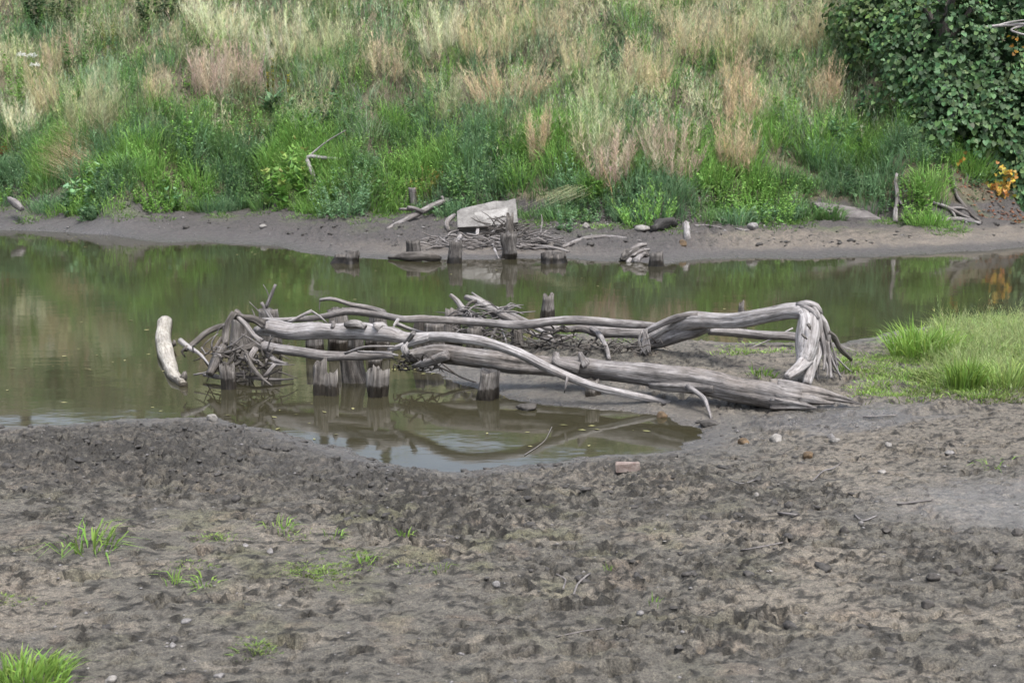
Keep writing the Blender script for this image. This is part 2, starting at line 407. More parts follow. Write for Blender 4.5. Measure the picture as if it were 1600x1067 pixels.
def height(x, y):
    x = np.asarray(x, float); y = np.asarray(y, float)
    j = np.clip(np.searchsorted(XS, x) - 1, 0, len(XS) - 2); i = np.clip(np.searchsorted(YS, y) - 1, 0, len(YS) - 2)
    fx = np.clip((x - XS[j]) / (XS[j + 1] - XS[j]), 0, 1); fy = np.clip((y - YS[i]) / (YS[i + 1] - YS[i]), 0, 1)
    return (Z[i, j] * (1 - fx) * (1 - fy) + Z[i, j + 1] * fx * (1 - fy) + Z[i + 1, j] * (1 - fx) * fy + Z[i + 1, j + 1] * fx * fy)
def H(x, y): return np.maximum(height(x, y), 0.0)
_YM = np.concatenate([np.arange(5.5, 22, 0.01), np.arange(22, 75, 0.03)])
def G(px, py):
    """where the sight line through a photo pixel meets ground or water"""
    a, c = ray(px, py); z = CAM_H + c * _YM; h = H(a * _YM, _YM)
    k = np.argmax(z <= h)
    if z[k] > h[k]: k = len(_YM) - 1
    return np.array([a * _YM[k], _YM[k], h[k]])
def up_slope(x, y): return y - np.interp(x, ff[:, 0], ff[:, 1])

# ground colour (albedo) and wetness
def lerp(a, b, t): return a + (np.asarray(b) - a) * t[..., None]
gc = np.zeros(Z.shape + (3,)) + np.array([0.112, 0.105, 0.094])
nA = fbm(GX * 0.9, GY * 1.3, 61, 5, 0.6); nB = fbm(GX * 2.6 + 9, GY * 3.4, 67, 4, 0.6); nC = fbm(GX * 7, GY * 9, 71, 3, 0.6)
gc = lerp(gc, [0.042, 0.039, 0.037], np.clip(sstep(-0.1, 0.5, nB + 0.5 * nC) * 0.8 * np.clip(0.35 + left_rough + 0.5 * mid_rough, 0, 1), 0, 1))
gc = lerp(gc, [0.185, 0.165, 0.142], sstep(0.05, 0.75, nA + 0.4 * nC) * 0.75)
gc = lerp(gc, [0.120, 0.122, 0.070], sstep(0.1, 0.7, fbm(GX * 1.7, GY * 2.2 + 5, 73, 4)) * 0.55 * np.exp(-((GX + 0.8) / 2.6) ** 2 - ((GY - 8.6) / 2.0) ** 2))
gc = lerp(gc, [0.17, 0.135, 0.11], sstep(0.42, 0.75, fbm(GX * 2.3 + 3, GY * 3 + 15, 79, 4)) * 0.35)
gc = lerp(gc, [0.145, 0.13, 0.113], sstep(1.4, 3.2, GX) * sstep(10.2, 11.2, GY) * sstep(0.3, 0.9, SD) * 0.7)
gc = lerp(gc, [0.026, 0.025, 0.023], churn * 0.88)
pit_spots = sstep(0.42, 0.58, fbm(GX * 6.5, GY * 10.5, 111, 4, 0.62) + 0.12 * noise2(GX * 0.8, GY * 0.8, 115)) * sstep(0.3, 0.8, SD) * (1 - smooth_patch)  # dark wet-mud spots in the colour, also standing in for shade in deep pits
gc = lerp(gc, [0.024, 0.023, 0.021], pit_spots * 0.85)
wet = np.exp(-np.maximum(SD, 0) / 0.38) * (GY < 22)
wet = np.maximum(wet, 0.62 * sstep(0.25, 0.75, smooth_patch + 0.25 * nB))
wetR = np.exp(-((GX - 3.0) / 0.9) ** 2 - ((GY - 12.8) / 0.55) ** 2)
wet = np.maximum(wet, 0.85 * sstep(0.2, 0.7, wetR + 0.2 * nB) * (GY < 22))
gc = lerp(gc, [0.05, 0.048, 0.047], sstep(0.15, 0.8, left_rough + 0.3 * nA) * 0.5)
gc = lerp(gc, [0.085, 0.080, 0.078], np.clip(wet, 0, 1) * 0.8 * (1 - smooth_patch))
gc = lerp(gc, [0.140, 0.134, 0.132], smooth_patch * 0.6)
gc = gc * np.array([0.92, 0.915, 0.865])
# far shore
fsh = far & (UP < 0.4)
c_mud = np.array([0.062, 0.057, 0.055]); c_sand = np.array([0.165, 0.142, 0.114])
sandf = sstep(3.0, 5.0, GX) * sstep(0.12, 0.3, tt) * sstep(0.8, 0.55, tt) + 0.5 * sstep(-5, -1, GX) * sstep(3, 0, GX) * sstep(0.05, 0.12, tt) * sstep(0.4, 0.25, tt)
cf = lerp(np.zeros(Z.shape + (3,)) + c_mud, c_sand, np.clip(sandf * (0.75 + 0.4 * nB), 0, 1))
cf = lerp(cf, [0.05, 0.048, 0.045], sstep(-0.05, 0.45, nB + 0.6 * nC) * 0.65 * sstep(0.15, 0.4, tt))
cf = lerp(cf, [0.085, 0.115, 0.045], sstep(0.15, 0.6, fbm(GX * 0.8, GY * 1.5, 83, 4)) * 0.45 * sstep(0.45, 0.8, tt))
gc = np.where(fsh[..., None], cf, gc)
wet = np.where(fsh, np.maximum(0.8 * np.exp(-np.maximum(GY - ys_, 0) / 0.8), 0), wet)
soil = lerp(np.zeros(Z.shape + (3,)) + np.array([0.07, 0.062, 0.042]), [0.13, 0.118, 0.075], sstep(0, 0.6, nA))
gc = np.where((UP >= 0.4)[..., None] & far[..., None], soil, gc); wet = np.where(far & (UP >= 0.4), 0, wet)
# green film of low plants on the spit
film = np.exp(-((GX - 5.6) / 1.6) ** 2 - ((GY - 15.6) / 1.6) ** 2)
gc = lerp(gc, [0.12, 0.15, 0.045], np.clip(sstep(0.3, 0.7, film + 0.25 * nB) * 0.7 * (SD > 0.1) * (GY < 22), 0, 1))

t = NT('ground_soil'); pos = t.n('ShaderNodeNewGeometry').outputs['Position']
c = t.attr('gcol').outputs['Color']; w = t.attr('wet').outputs['Fac']
n1 = t.noise(pos, 26, 5, 0.65); n2 = t.noise(pos, 110, 4, 0.65); n3 = t.noise(pos, 7, 4, 0.6)
c = t.mix(1.0, c, t.ramp(n1, [(0.3, (0.62, 0.60, 0.60)), (0.5, (1, 1, 1)), (0.72, (1.45, 1.42, 1.36))]), 'MULTIPLY')
c = t.mix(0.8, c, t.ramp(n2, [(0.34, (0.38, 0.37, 0.37)), (0.5, (1, 1, 1)), (0.66, (1.7, 1.66, 1.58))]), 'MULTIPLY')
wr = t.math('MULTIPLY', w, t.maprange(n3, 0.3, 0.7, 0.6, 1.35), True)
rough = t.maprange(wr, 0.0, 1.0, 0.80, 0.17); spec = t.maprange(wr, 0, 1, 0.3, 1.0)
nb = t.bump(n1, 0.9, 0.03); nb = t.bump(n2, 0.8, 0.010, nb)
M_GROUND = t.done(t.pbsdf(c, rough, spec, nb))
V = np.stack([GX, GY, Z], -1).reshape(-1, 3)
ny, nx = Z.shape
i = np.arange(ny - 1)[:, None] * nx; j = np.arange(nx - 1)[None]
Q = np.stack([i + j, i + j + 1, i + nx + j + 1, i + nx + j], -1).reshape(-1, 4)
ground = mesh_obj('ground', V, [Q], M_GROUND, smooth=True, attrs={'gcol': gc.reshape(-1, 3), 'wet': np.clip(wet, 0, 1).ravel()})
tag(ground, 'grey trampled mud flat, river banks and hillside soil', 'ground', kind='structure')

# water
t = NT('river_water'); pos = t.n('ShaderNodeNewGeometry').outputs['Position']
n1 = t.noise(t.scale(pos, (0.8, 1.2, 1)), 1.6, 3, 0.5); n2 = t.noise(t.scale(pos, (1.0, 1.6, 1)), 9, 3, 0.5)
nm = t.noise(pos, 0.5, 3, 0.5)
murk = t.mix(t.maprange(nm, 0.35, 0.65, 0, 1), (0.027, 0.025, 0.014), (0.035, 0.032, 0.019))
nb = t.bump(n1, 0.05, 0.05); nb = t.bump(n2, 0.05, 0.006, nb)
p = t.pbsdf(murk, 0.045, 0.5, nb); p.inputs['IOR'].default_value = 1.333
M_WATER = t.done(p)
wv = np.array([[-400, -60, 0], [400, -60, 0], [400, 45, 0], [-400, 45, 0]], float)
tag(mesh_obj('water', wv, [np.array([[0, 1, 2, 3]])], M_WATER), 'still murky olive river water with a shallow inlet', 'water', kind='structure')
M_CHAR = mat_wood('charred_wood', (0.012, 0.011, 0.010), (0.03, 0.028, 0.026), (0.07, 0.065, 0.06))
# ------------------------------------------------------------------ pilings of the old bridge
def sq(th, p=5.0):
    return (np.abs(np.cos(th)) ** p + np.abs(np.sin(th)) ** p) ** (-1 / p) * 0.92
def rot_sq(a): return lambda th: sq(th + a)
def piling(px, base_py, top_py, wpx, label, mat=None, shape=None, Y=None, tilt=(0, 0), jag=0.05, rough=0.14, groove=0.18, taper=0.9, split=False, name='timber_piling', group='old timber pilings', seg=20, cap=None):
    mat = mat or M_POST; rp = random.Random(int(px * 11 + top_py)); jag = jag * 1.3 + rp.uniform(.015, .05); groove *= rp.uniform(1.0, 2.0); rough *= rp.uniform(1.0, 2.2); taper *= rp.uniform(.8, 1.0)
    tilt = (tilt[0] + rp.uniform(-.05, .05), tilt[1] + rp.uniform(-.05, .05)); top_py += 1.0 + .6 * jag * F / (Y or W(px, base_py)[1])
    if Y is None: b = G(px, base_py); Y = b[1]
    else: b = P(px, base_py, Y)
    b = np.array([P(px, base_py, Y)[0], Y, 0]); gz = float(height(b[0], b[1]))
    top = P(px, top_py, Y); r = wpx * 0.5 * Y / F
    z0 = min(gz, 0) - 0.35
    bot = np.array([b[0] - tilt[0], Y - tilt[1], z0])
    _seed[0] += 17
    if split:
        parts = []
        for sgn, hh in ((-1, 1.0), (1, 0.86)):
            o = np.array([sgn * r * 0.44, 0, 0]); tp = bot + (top - bot) * hh
            parts.append(tube_geo([bot + o, (bot + tp) / 2 + o, tp + o * 0.9], [r * 0.60, r * 0.58, r * 0.50], 16, 0.03, rough, groove * 1.5, 0.1, _seed[0] + sgn, (0, jag)))
        V, Fc, Gr = merge(parts)
    else:
        V, Fc, Gr = tube_geo([bot, bot * 0.5 + top * 0.5, top], [r * 1.05, r, r * taper], seg, 0.03, rough, groove, 0.08, _seed[0], (0, jag), shape)
    o = mesh_obj(name, V, Fc, mat, (b[0], Y, max(gz, 0.0)), True, {'grain': Gr})
    return tag(o, label, 'piling', group)
sqa = rot_sq(math.pi / 4 + 0.1); sqb = rot_sq(math.pi / 4 - 0.15); sqc = rot_sq(math.pi / 4 + 0.35)
piling(356, 607, 566, 29, 'short split round piling in the water below the tangled roots', jag=0.09, tilt=(-0.03, 0))
piling(508, 616, 561, 41, 'deeply cleft round piling standing in water, leftmost of the two side by side', split=True, jag=0.05)
piling(592, 619, 574, 34, 'squat piling with ragged top, right of the deeply cleft one', jag=0.06, taper=0.97)
piling(764, 623, 577, 38, 'round piling under the big grey log at the mud spit edge', jag=0.02, tilt=(0.03, 0))
piling(926, 619, 590, 25, 'dark piling on the mud in the shade of the big log', jag=0.02)
piling(549, 601, 552, 46, 'broad dark stump behind and between the two front pilings', M_DARK, jag=0.03, Y=15.3, tilt=(-0.05, 0))
piling(374, 555, 492, 36, 'squared grey post inside the tangle of roots', shape=sqa, Y=16.7, jag=0.02)
piling(420, 553, 482, 29, 'squared post topped by the upright twig', shape=sqb, Y=17.2, jag=0.02)
piling(491, 551, 503, 33, 'squared post seen below the long thin branch, left of the stepped one', shape=sqa, Y=17.0, jag=0.01)
piling(526, 556, 481, 32, 'stepped squared post with a notched top behind the pale log', shape=sqb, Y=17.3, jag=0.03)
piling(556, 552, 515, 27, 'low squared post half hidden behind the pale log', shape=sqa, Y=16.9, jag=0.02)
piling(592, 553, 483, 31, 'squared post right of the stepped one, under the hooked branch', shape=sqc, Y=17.2, jag=0.02)
piling(655, 552, 494, 15, 'thin dark square post between the pale log and the brush', M_DARK, shape=sqa, Y=17.1, jag=0.02)
piling(680, 552, 504, 31, 'square post with hollow box-like top beside the brush', shape=sqa, Y=17.0, jag=0.008, groove=0.04, rough=0.05)
piling(705, 554, 481, 31, 'rounded grey post standing just left of the brush pile', Y=17.4, jag=0.03, taper=0.8)
piling(741, 551, 508, 27, 'squared post in front of the brush pile, under the long branch', shape=sqb, Y=16.9, jag=0.02)
piling(588, 572, 556, 22, 'small squared stub just behind the squat front piling', shape=sqa, Y=16.0, jag=0.02)
piling(808, 556, 512, 20, 'dark leaning post among the brush sticks on the spit', M_DARK, Y=16.6, jag=0.04)
piling(857, 497, 459, 24, 'lone rounded piling in open water behind the long branch', jag=0.05, taper=0.72)
piling(1161, 503, 471, 15, 'thin cracked piling seen above the arched pale trunk', split=True, Y=19.4, jag=0.04)
piling(546, 411, 392, 37, 'low frayed stump by the far mud shore, leftmost of its row', jag=0.10, groove=0.45, taper=0.7, mat=M_POST_D)
piling(646, 402, 374, 20, 'square-topped post at the far shore left of the brush heap', shape=sqa, jag=0.02, mat=M_POST_D)
piling(712, 411, 376, 22, 'worn round piling in front of the far brush heap', jag=0.04, mat=M_POST_D)
piling(797, 397, 333, 14, 'tallest dark piling rising from the far brush heap', M_DARK, jag=0.12, groove=0.35)
piling(795, 404, 363, 26, 'squared timber at the foot of the tall dark far piling', shape=sqb, jag=0.03, mat=M_POST_D)
piling(862, 411, 394, 32, 'low frayed stump in water at the right end of the brush heap', jag=0.10, groove=0.4, taper=0.75, mat=M_POST_D)
piling(1026, 416, 393, 25, 'short grey piling at the far water edge beside a gnarled root', jag=0.05, mat=M_POST_D)
piling(645, 326, 293, 11, 'grey square post at the foot of the far weeds', shape=sqa, jag=0.01, mat=M_GREY)

# ------------------------------------------------------------------ driftwood, near group
# big grey log lying from the pilings to the mud
big = wood('fallen_log', [(642, 556, 15.3, 10), (668, 554, 15.2, 14), (694, 553, 15.1, 15.5), (760, 560, 14.85, 16.5), (830, 569, 14.65, 16), (905, 574, 14.5, 17), (1000, 585, 14.15, 17.5),
                         (1080, 596, 13.85, 19), (1150, 608, 13.58, 20.5), (1205, 618, 13.38, 21.5), (1238, 624, 13.28, 18)], M_BARKED, seg=28, step=0.05, rough=0.10, groove=0.10, wob=0.12, jag=(0.12, 0.16))
big['label'] = 'longest thick grey log, broken splintered end resting on the mud'; big['category'] = 'log'
for c in [[(1215, 610, 13.35, 10), (1275, 616, 13.25, 8), (1315, 623, 13.2, 5), (1345, 631, 13.18, 1.5)],
          [(1215, 621, 13.28, 9), (1262, 626, 13.18, 6.5), (1302, 630, 13.1, 2)],
          [(1205, 606, 13.45, 8), (1262, 609, 13.4, 5), (1296, 616, 13.35, 2)],
          [(1205, 628, 13.25, 8), (1250, 633, 13.12, 4.5), (1275, 637, 13.05, 1.2)]]:
    wood('splinter', c, M_BARKED, parent=big, seg=14, step=0.03, groove=0.6, rough=0.35)
wood('branch_stub', [(905, 575, 14.4, 11), (872, 566, 14.45, 8), (869, 552, 14.5, 4)], M_GREY, parent=big, step=0.03, seg=12, rough=0.25)
wood('branch_stub', [(915, 570, 14.4, 10), (908, 556, 14.4, 5), (907, 551, 14.4, 2.5)], M_GREY, parent=big, step=0.02, seg=12, rough=0.2)
wood('branch_stub', [(1115, 607, 13.62, 6), (1080, 605, 13.72, 7), (1045, 603, 13.85, 7), (1020, 602, 13.95, 4.5)], M_BARKED, parent=big, step=0.03, rough=0.35, groove=0.3, jag=(0, .06))
wood('branch', [(1075, 604, 13.7, 5), (1098, 620, 13.5, 4), (1106, 636, 13.36, 3), (1112, 654, 13.24, 2)], M_GREY, parent=big, step=0.04, seg=8)
wood('splinter', [(700, 556, 14.9, 9), (668, 566, 15.0, 8), (645, 572, 15.0, 3)], M_GREY, parent=big, step=0.04, groove=0.3)
# pale log that thins into a branch crossing over the big one
pale = wood('driftwood_log', [(402, 518, 15.9, 8), (428, 514, 15.8, 14), (460, 519, 15.6, 13.5), (510, 519, 15.4, 13), (560, 517, 15.2, 14), (590, 520, 15.05, 14), (612, 523, 14.95, 13), (634, 529, 14.9, 9.5), (660, 528, 14.8, 9),
                              (690, 526, 14.6, 8.5), (726, 530, 14.4, 8.5), (768, 537, 14.3, 8), (812, 552, 14.15, 7.5), (852, 573, 14.05, 7.5), (887, 589, 14.0, 7), (930, 604, 13.95, 6.5), (975, 614, 13.95, 6), (1015, 622, 13.95, 5.5), (1045, 629, 13.9, 4)],
            M_PALE, seg=22, step=0.05, rough=0.10, groove=0.07, wob=0.2)
pale['label'] = 'long pale log thinning into a branch that crosses over the big grey log'; pale['category'] = 'log'
wood('knot', [(541, 509, 15.14, 4), (550, 507, 15.1, 5.5), (560, 507, 15.08, 5.5), (570, 511, 15.05, 3.5)], M_BARKED, parent=pale, step=0.02, rough=0.4, groove=0.4)
wood('branch_stub', [(521, 512, 15.3, 5), (521, 506, 15.3, 3.5), (520, 503, 15.3, 2)], M_GREY, parent=pale, step=0.02)
wood('branch_stub', [(590, 513, 15.0, 10), (598, 509, 15.0, 6), (604, 512, 15.0, 3)], M_PALE, parent=pale, step=0.02)
wood('branch_stub', [(634, 536, 14.8, 4), (640, 528, 14.75, 4), (646, 520, 14.7, 4)], M_GREY, parent=pale, step=0.02)
pbr = wood('branch', [(609, 546, 14.9, 4), (640, 537, 14.8, 6), (672, 527, 14.7, 7)], M_PALE, parent=pale, step=0.03)
wood('root', [(411, 508, 15.75, 7), (396, 500, 15.7, 5), (378, 497, 15.7, 4), (366, 492, 15.7, 7)], M_DARK, parent=pale, step=0.02, rough=0.4, groove=0.3)
# bark rag hanging off the pale branch
wood('bark_strip', [(636, 536, 14.6, 2), (630, 545, 14.55, 6), (634, 553, 14.55, 5)], M_PALE, 'torn scrap of pale bark hanging where two logs cross', 'bark', seg=8, step=0.02, rough=0.4)
# lower log on the left, growing from the root tangle
low = wood('driftwood_log', [(400, 538, 15.4, 9), (420, 543, 15.3, 8.5), (445, 547, 15.2, 8), (475, 551, 15.1, 7.5), (510, 556, 15.0, 8), (545, 555, 14.95, 7), (580, 555, 14.9, 7), (612, 554, 14.85, 6)], M_GREY,
           'straight grey log below the pale one, roots fanning at its left end', 'log', seg=16, step=0.05, rough=0.10, groove=0.06, jag=(0.02, 0.06))
wood('branch', [(540, 552, 14.8, 2), (570, 542, 14.7, 2), (615, 541, 14.65, 1.8)], M_GREY, parent=low, seg=6)
wood('branch', [(560, 549, 14.8, 2), (600, 551, 14.7, 2.2), (621, 555, 14.7, 2)], M_PALE, parent=low, seg=6)
rootc = [[(367, 490, 15.6, 7), (358, 505, 15.55, 7), (354, 522, 15.5, 7), (351, 540, 15.4, 6)], [(373, 498, 15.6, 4), (385, 508, 15.5, 4), (397, 523, 15.4, 4), (410, 532, 15.35, 6)],
         [(350, 543, 15.4, 7), (340, 560, 15.2, 7), (329, 583, 15.0, 5)], [(408, 536, 15.35, 6), (380, 546, 15.3, 5), (352, 552, 15.3, 4)], [(400, 545, 15.3, 4), (392, 560, 15.2, 4), (396, 578, 15.1, 3)],
         [(384, 550, 15.2, 5), (375, 565, 15.15, 4), (360, 572, 15.1, 3)], [(383, 553, 15.1, 3), (394, 574, 14.95, 3), (410, 590, 14.85, 2.2), (425, 602, 14.8, 1.5)],
         [(420, 550, 15.3, 5), (428, 562, 15.2, 4), (440, 568, 15.1, 3), (449, 568, 15.1, 1.5)], [(345, 530, 15.5, 3), (338, 540, 15.4, 3), (332, 552, 15.3, 2)], [(372, 548, 15.2, 4), (362, 560, 15.1, 3), (350, 574, 15.0, 2)],
         [(430, 570, 15.0, 3), (420, 582, 14.95, 3), (410, 590, 14.95, 2)], [(390, 560, 15.1, 4), (404, 568, 15.1, 3), (416, 576, 15.1, 2)]]
for i_, c in enumerate(rootc): wood('root', c, [M_DARK, M_GREY][i_ % 3 == 1], parent=low, seg=9, step=0.03, rough=0.3, groove=0.2, wob=0.5)
rt = random.Random(3)
for i_ in range(85):
    x0, y0 = rt.triangular(296, 455, 375), rt.uniform(540, 588); ang = rt.uniform(0, 6.28); L = rt.uniform(14, 48); yy = rt.uniform(14.95, 15.5)
    x1, y1 = x0 + L * math.cos(ang), min(y0 + L * 0.6 * math.sin(ang), 600)
    wood('root', [(x0, y0, yy, 1.6), ((x0 + x1) / 2 + rt.uniform(-5, 5), (y0 + y1) / 2 + rt.uniform(-5, 5), yy, 1.3), (x1, y1, yy + rt.uniform(-.1, .1), 0.7)], [M_DARK, M_DARK, M_GREY][i_ % 3], parent=low, seg=5, step=0.04, wob=0.6)
# long thin back branch with hooked side branch
lb = wood('long_branch', [(411, 499, 16.35, 3), (450, 500, 16.4, 4.2), (496, 496, 16.5, 5), (530, 488, 16.5, 5.5), (551, 485, 16.5, 6.5), (587, 490, 16.5, 6), (630, 499, 16.4, 5.5), (662, 498, 16.4, 6.2), (715, 501, 16.4, 6), (770, 505, 16.35, 6.5),
                          (805, 508, 16.3, 6.5), (832, 506, 16.25, 7), (876, 501, 16.2, 7), (934, 503, 16.15, 7), (985, 506, 16.1, 7), (1030, 509, 16.05, 5)], M_GREY,
          'long thin branch spanning behind the pale log across the pilings', 'branch', seg=12, step=0.06, rough=0.10)
sbr = wood('side_branch', [(600, 487, 16.5, 3.5), (575, 480, 16.5, 3.5), (549, 476, 16.5, 3.4), (530, 470, 16.5, 3), (515, 467, 16.5, 3), (500, 469, 16.5, 2.5)], M_GREY, parent=lb, seg=8, step=0.04, wob=0.4)
wood('twig', [(500, 469, 16.5, 1), (499, 478, 16.5, 0.8), (499, 486, 16.5, 0.5)], M_GREY, parent=sbr, seg=5)
sbr = wood('side_branch', [(449, 505, 16.3, 3), (468, 495, 16.3, 2.6), (486, 486, 16.3, 2.5)], M_PALE, parent=lb, seg=8)
wood('twig', [(486, 486, 16.3, 2), (500, 495, 16.3, 1.8), (512, 506, 16.3, 1)], M_PALE, parent=sbr, seg=6)
wood('twig', [(622, 500, 16.3, 3), (616, 508, 16.2, 2), (615, 513, 16.2, 1)], M_PALE, parent=lb, seg=6)
wood('side_branch', [(620, 506, 16.6, 3.5), (650, 517, 16.5, 3), (690, 528, 16.2, 2.5)], M_GREY, parent=lb, seg=8)
# upright forked twig on the left
ut = wood('upright_twig', [(426, 504, 16.6, 4.5), (418, 489, 16.6, 3.5), (409, 474, 16.6, 2.5)], M_GREY, 'forked bare twig standing upright above the root tangle', 'twig', seg=8, step=0.03, wob=0.3)
ufk = wood('fork', [(416, 480, 16.6, 3), (422, 466, 16.6, 3), (426, 456, 16.6, 2.6), (430, 446, 16.6, 2.2)], M_GREY, parent=ut, seg=7, step=0.03)
wood('twig', [(421, 467, 16.6, 1), (417, 455, 16.6, 0.9), (412, 446, 16.6, 0.5)], M_GREY, parent=ufk, seg=5)
wood('fork', [(408, 490, 16.6, 1), (400, 482, 16.6, 0.9), (391, 473, 16.6, 0.5)], M_GREY, parent=ut, seg=5)
wood('fork', [(399, 496, 16.6, 1.2), (396, 488, 16.6, 1), (394, 484, 16.6, 0.6)], M_GREY, parent=ut, seg=5)
# arching root limbs left of the tangle
ar = wood('root_limb', [(352, 508, 15.8, 4), (338, 512, 15.7, 5), (322, 520, 15.6, 5), (306, 534, 15.5, 4.5), (291, 546, 15.4, 3.5)], M_DARK, 'dark root limb arching out left of the tangled roots', 'root', seg=9, step=0.04)
wood('tip', [(293, 541, 15.4, 3), (284, 549, 15.4, 2), (288, 556, 15.4, 1)], M_DARK, parent=ar, seg=6)
pr = wood('root_limb', [(282, 532, 15.5, 4.5), (296, 543, 15.4, 4), (312, 553, 15.3, 2.6), (328, 571, 15.15, 1.6)], M_PALE, 'pale forked root limb, leftmost of the tangle', 'root', seg=9, step=0.03)
wood('twig', [(330, 538, 15.5, 1), (345, 510, 15.5, 1), (354, 508, 15.5, 0.7)], M_GREY, parent=pr, seg=5); wood('twig', [(312, 552, 15.3, 1), (322, 535, 15.3, 0.8), (340, 522, 15.3, 0.6)], M_GREY, parent=pr, seg=5)
wood('floating_stick', [(370, 586, 15.35, 2.5), (400, 591, 15.2, 3), (430, 593, 15.2, 2.6), (457, 592, 15.3, 1.2)], M_GREY, 'thin stick lying on the water right of the split piling', 'stick', seg=7)
wood('floating_plank', [(318, 586, 15.4, 2), (335, 588, 15.3, 4), (350, 590, 15.25, 3)], M_GREY, 'small flat piece of wood floating left of the split piling', 'wood', seg=8)
# curved log floating alone on the left
q0, q1, q2, q3, q4, q5 = W(258, 505, .02), W(252, 524, .03), W(257, 548, .03), W(262, 568, .03), W(270, 586, .03), W(287, 601, .02)
fl = wood3('floating_log', [q0, q1, q2, q3, q4, q5], [.105, .098, .098, .083, .070, .040], M_FLOAT, 'smooth curved pale log lying alone in the water, far left', 'log', seg=20, step=0.10, rough=0.05, groove=0.03, wob=0.25, jag=(0.03, 0.01), freq=2.0)
wood('branch_stub', [(281, 597, 15.25, 8), (287, 589, 15.2, 6), (289, 581, 15.2, 2.5)], M_DARK, parent=fl, seg=9, step=0.02)
wood('branch_stub', [(266, 540, 17.4, 4), (272, 537, 17.3, 3.5), (272, 533, 17.3, 2)], M_DARK, parent=fl, seg=8, step=0.02)

# arched trunk with upturned root crown on the right
ra = wood('uprooted_trunk', [(1008, 536, 16.0, 9), (1022, 528, 15.95, 12), (1047, 513, 15.85, 12.5), (1077, 502, 15.6, 14.5), (1117, 500, 15.35, 12), (1164, 499, 15.05, 13), (1205, 493, 14.8, 12), (1236, 488, 14.62, 12.5), (1258, 489, 14.52, 14),
                             (1266, 502, 14.45, 18), (1264, 522, 14.38, 19), (1262, 542, 14.32, 18.5), (1260, 558, 14.25, 15), (1256, 570, 14.2, 11)], M_PALE, seg=26, step=0.05, rough=0.09, groove=0.07, wob=0.15)
tag(ra, 'silvery arched trunk whose root crown bends down to the mud', 'trunk')
wood('limb', [(1012, 540, 16.0, 8), (1045, 530, 15.85, 13), (1075, 520, 15.65, 12), (1104, 511, 15.5, 8)], M_GREY, parent=ra, seg=14, rough=0.15)
wood('limb', [(1005, 521, 15.85, 4.5), (1030, 508, 15.75, 5), (1060, 496, 15.6, 6), (1090, 492, 15.45, 4)], M_GREY, parent=ra, seg=10)
roots = [[(1258, 560, 14.75, 13), (1246, 576, 14.6, 9), (1233, 586, 14.5, 7), (1228, 590, 14.45, 5)], [(1266, 560, 14.75, 11), (1264, 578, 14.7, 9.5), (1259, 600, 14.65, 7.5)], [(1276, 535, 14.85, 8), (1278, 552, 14.8, 7), (1271, 575, 14.75, 5), (1265, 592, 14.7, 3)],
         [(1278, 490, 14.95, 7), (1288, 503, 14.95, 6.5), (1294, 520, 14.95, 5.5), (1296, 538, 14.95, 4)], [(1292, 518, 14.95, 5), (1304, 527, 15.05, 5), (1314, 545, 15.1, 4.5), (1330, 561, 15.2, 3)],
         [(1282, 510, 14.9, 5), (1287, 530, 14.8, 4), (1289, 555, 14.75, 3.2), (1288, 578, 14.7, 2)], [(1293, 535, 14.9, 3.5), (1296, 558, 14.85, 3), (1299, 590, 14.7, 2)], [(1290, 535, 14.9, 3), (1298, 553, 14.9, 2.6), (1310, 570, 14.85, 1.8)],
         [(1294, 548, 14.9, 2.5), (1305, 572, 14.8, 2), (1314, 588, 14.7, 1.2)], [(1296, 548, 14.95, 2), (1318, 570, 14.9, 1.6), (1330, 580, 14.9, 1)], [(1288, 560, 14.8, 2.2), (1293, 575, 14.7, 2), (1292, 588, 14.65, 1)],
         [(1250, 478, 15.0, 6), (1262, 476, 14.95, 7), (1276, 480, 14.92, 6), (1282, 490, 14.9, 4)], [(1252, 480, 14.95, 5), (1266, 486, 14.87, 5), (1276, 498, 14.82, 4)], [(1272, 480, 14.95, 7), (1279, 500, 14.88, 6), (1281, 530, 14.85, 5)]]
for i_ in range(12):
    x0, y0 = rt.uniform(1278, 1296), rt.uniform(515, 550); x1 = x0 + rt.uniform(-6, 34); roots.insert(11, [(x0, y0, 14.95, 2.2), ((x0 + x1) / 2 + rt.uniform(-4, 2), y0 + 24, 14.9, 1.7), (x1, rt.uniform(578, 594), 14.85, .9)])
roots = [[(a, b, y - .45 - .12 * max(0, (b - 560) / 40), r_) for a, b, y, r_ in c] for c in roots]
RT = []
for i_, c in enumerate(roots): RT.append(None); RT[i_] = wood('rootlet' if 11 <= i_ <= 22 else 'root', c, M_DARK if i_ in (4,) else M_GREY if i_ > 4 else M_PALE, parent=RT[3 + i_ % 3] if 11 <= i_ <= 22 else ra, seg=12 if i_ < 5 or i_ > 22 else 6, step=0.03, rough=0.16 if i_ < 23 else .3, groove=.05 if i_ < 23 else .2, wob=0.35)
wood('knot', [(1263, 507, 14.23, 2.5), (1265, 510, 14.20, 2.5), (1266, 514, 14.22, 1)], M_DARK, parent=ra, seg=8, step=0.01); wood('knot', [(1254, 523, 14.2, 2), (1257, 526, 14.16, 2.2), (1260, 529, 14.18, 1)], M_DARK, parent=ra, seg=8, step=0.01)
for i_ in range(10):
    x0 = 1004 + rt.uniform(-3, 8); wood('rootlet', [(x0, 520 + rt.uniform(-5, 5), 15.75, 2), (x0 + rt.uniform(-5, 5), 537, 15.72, 1.5), (x0 + rt.uniform(-7, 8), 553 + rt.uniform(-4, 4), 15.7, 0.8)], M_GREY, parent=ra, seg=5, wob=0.6, step=0.03)
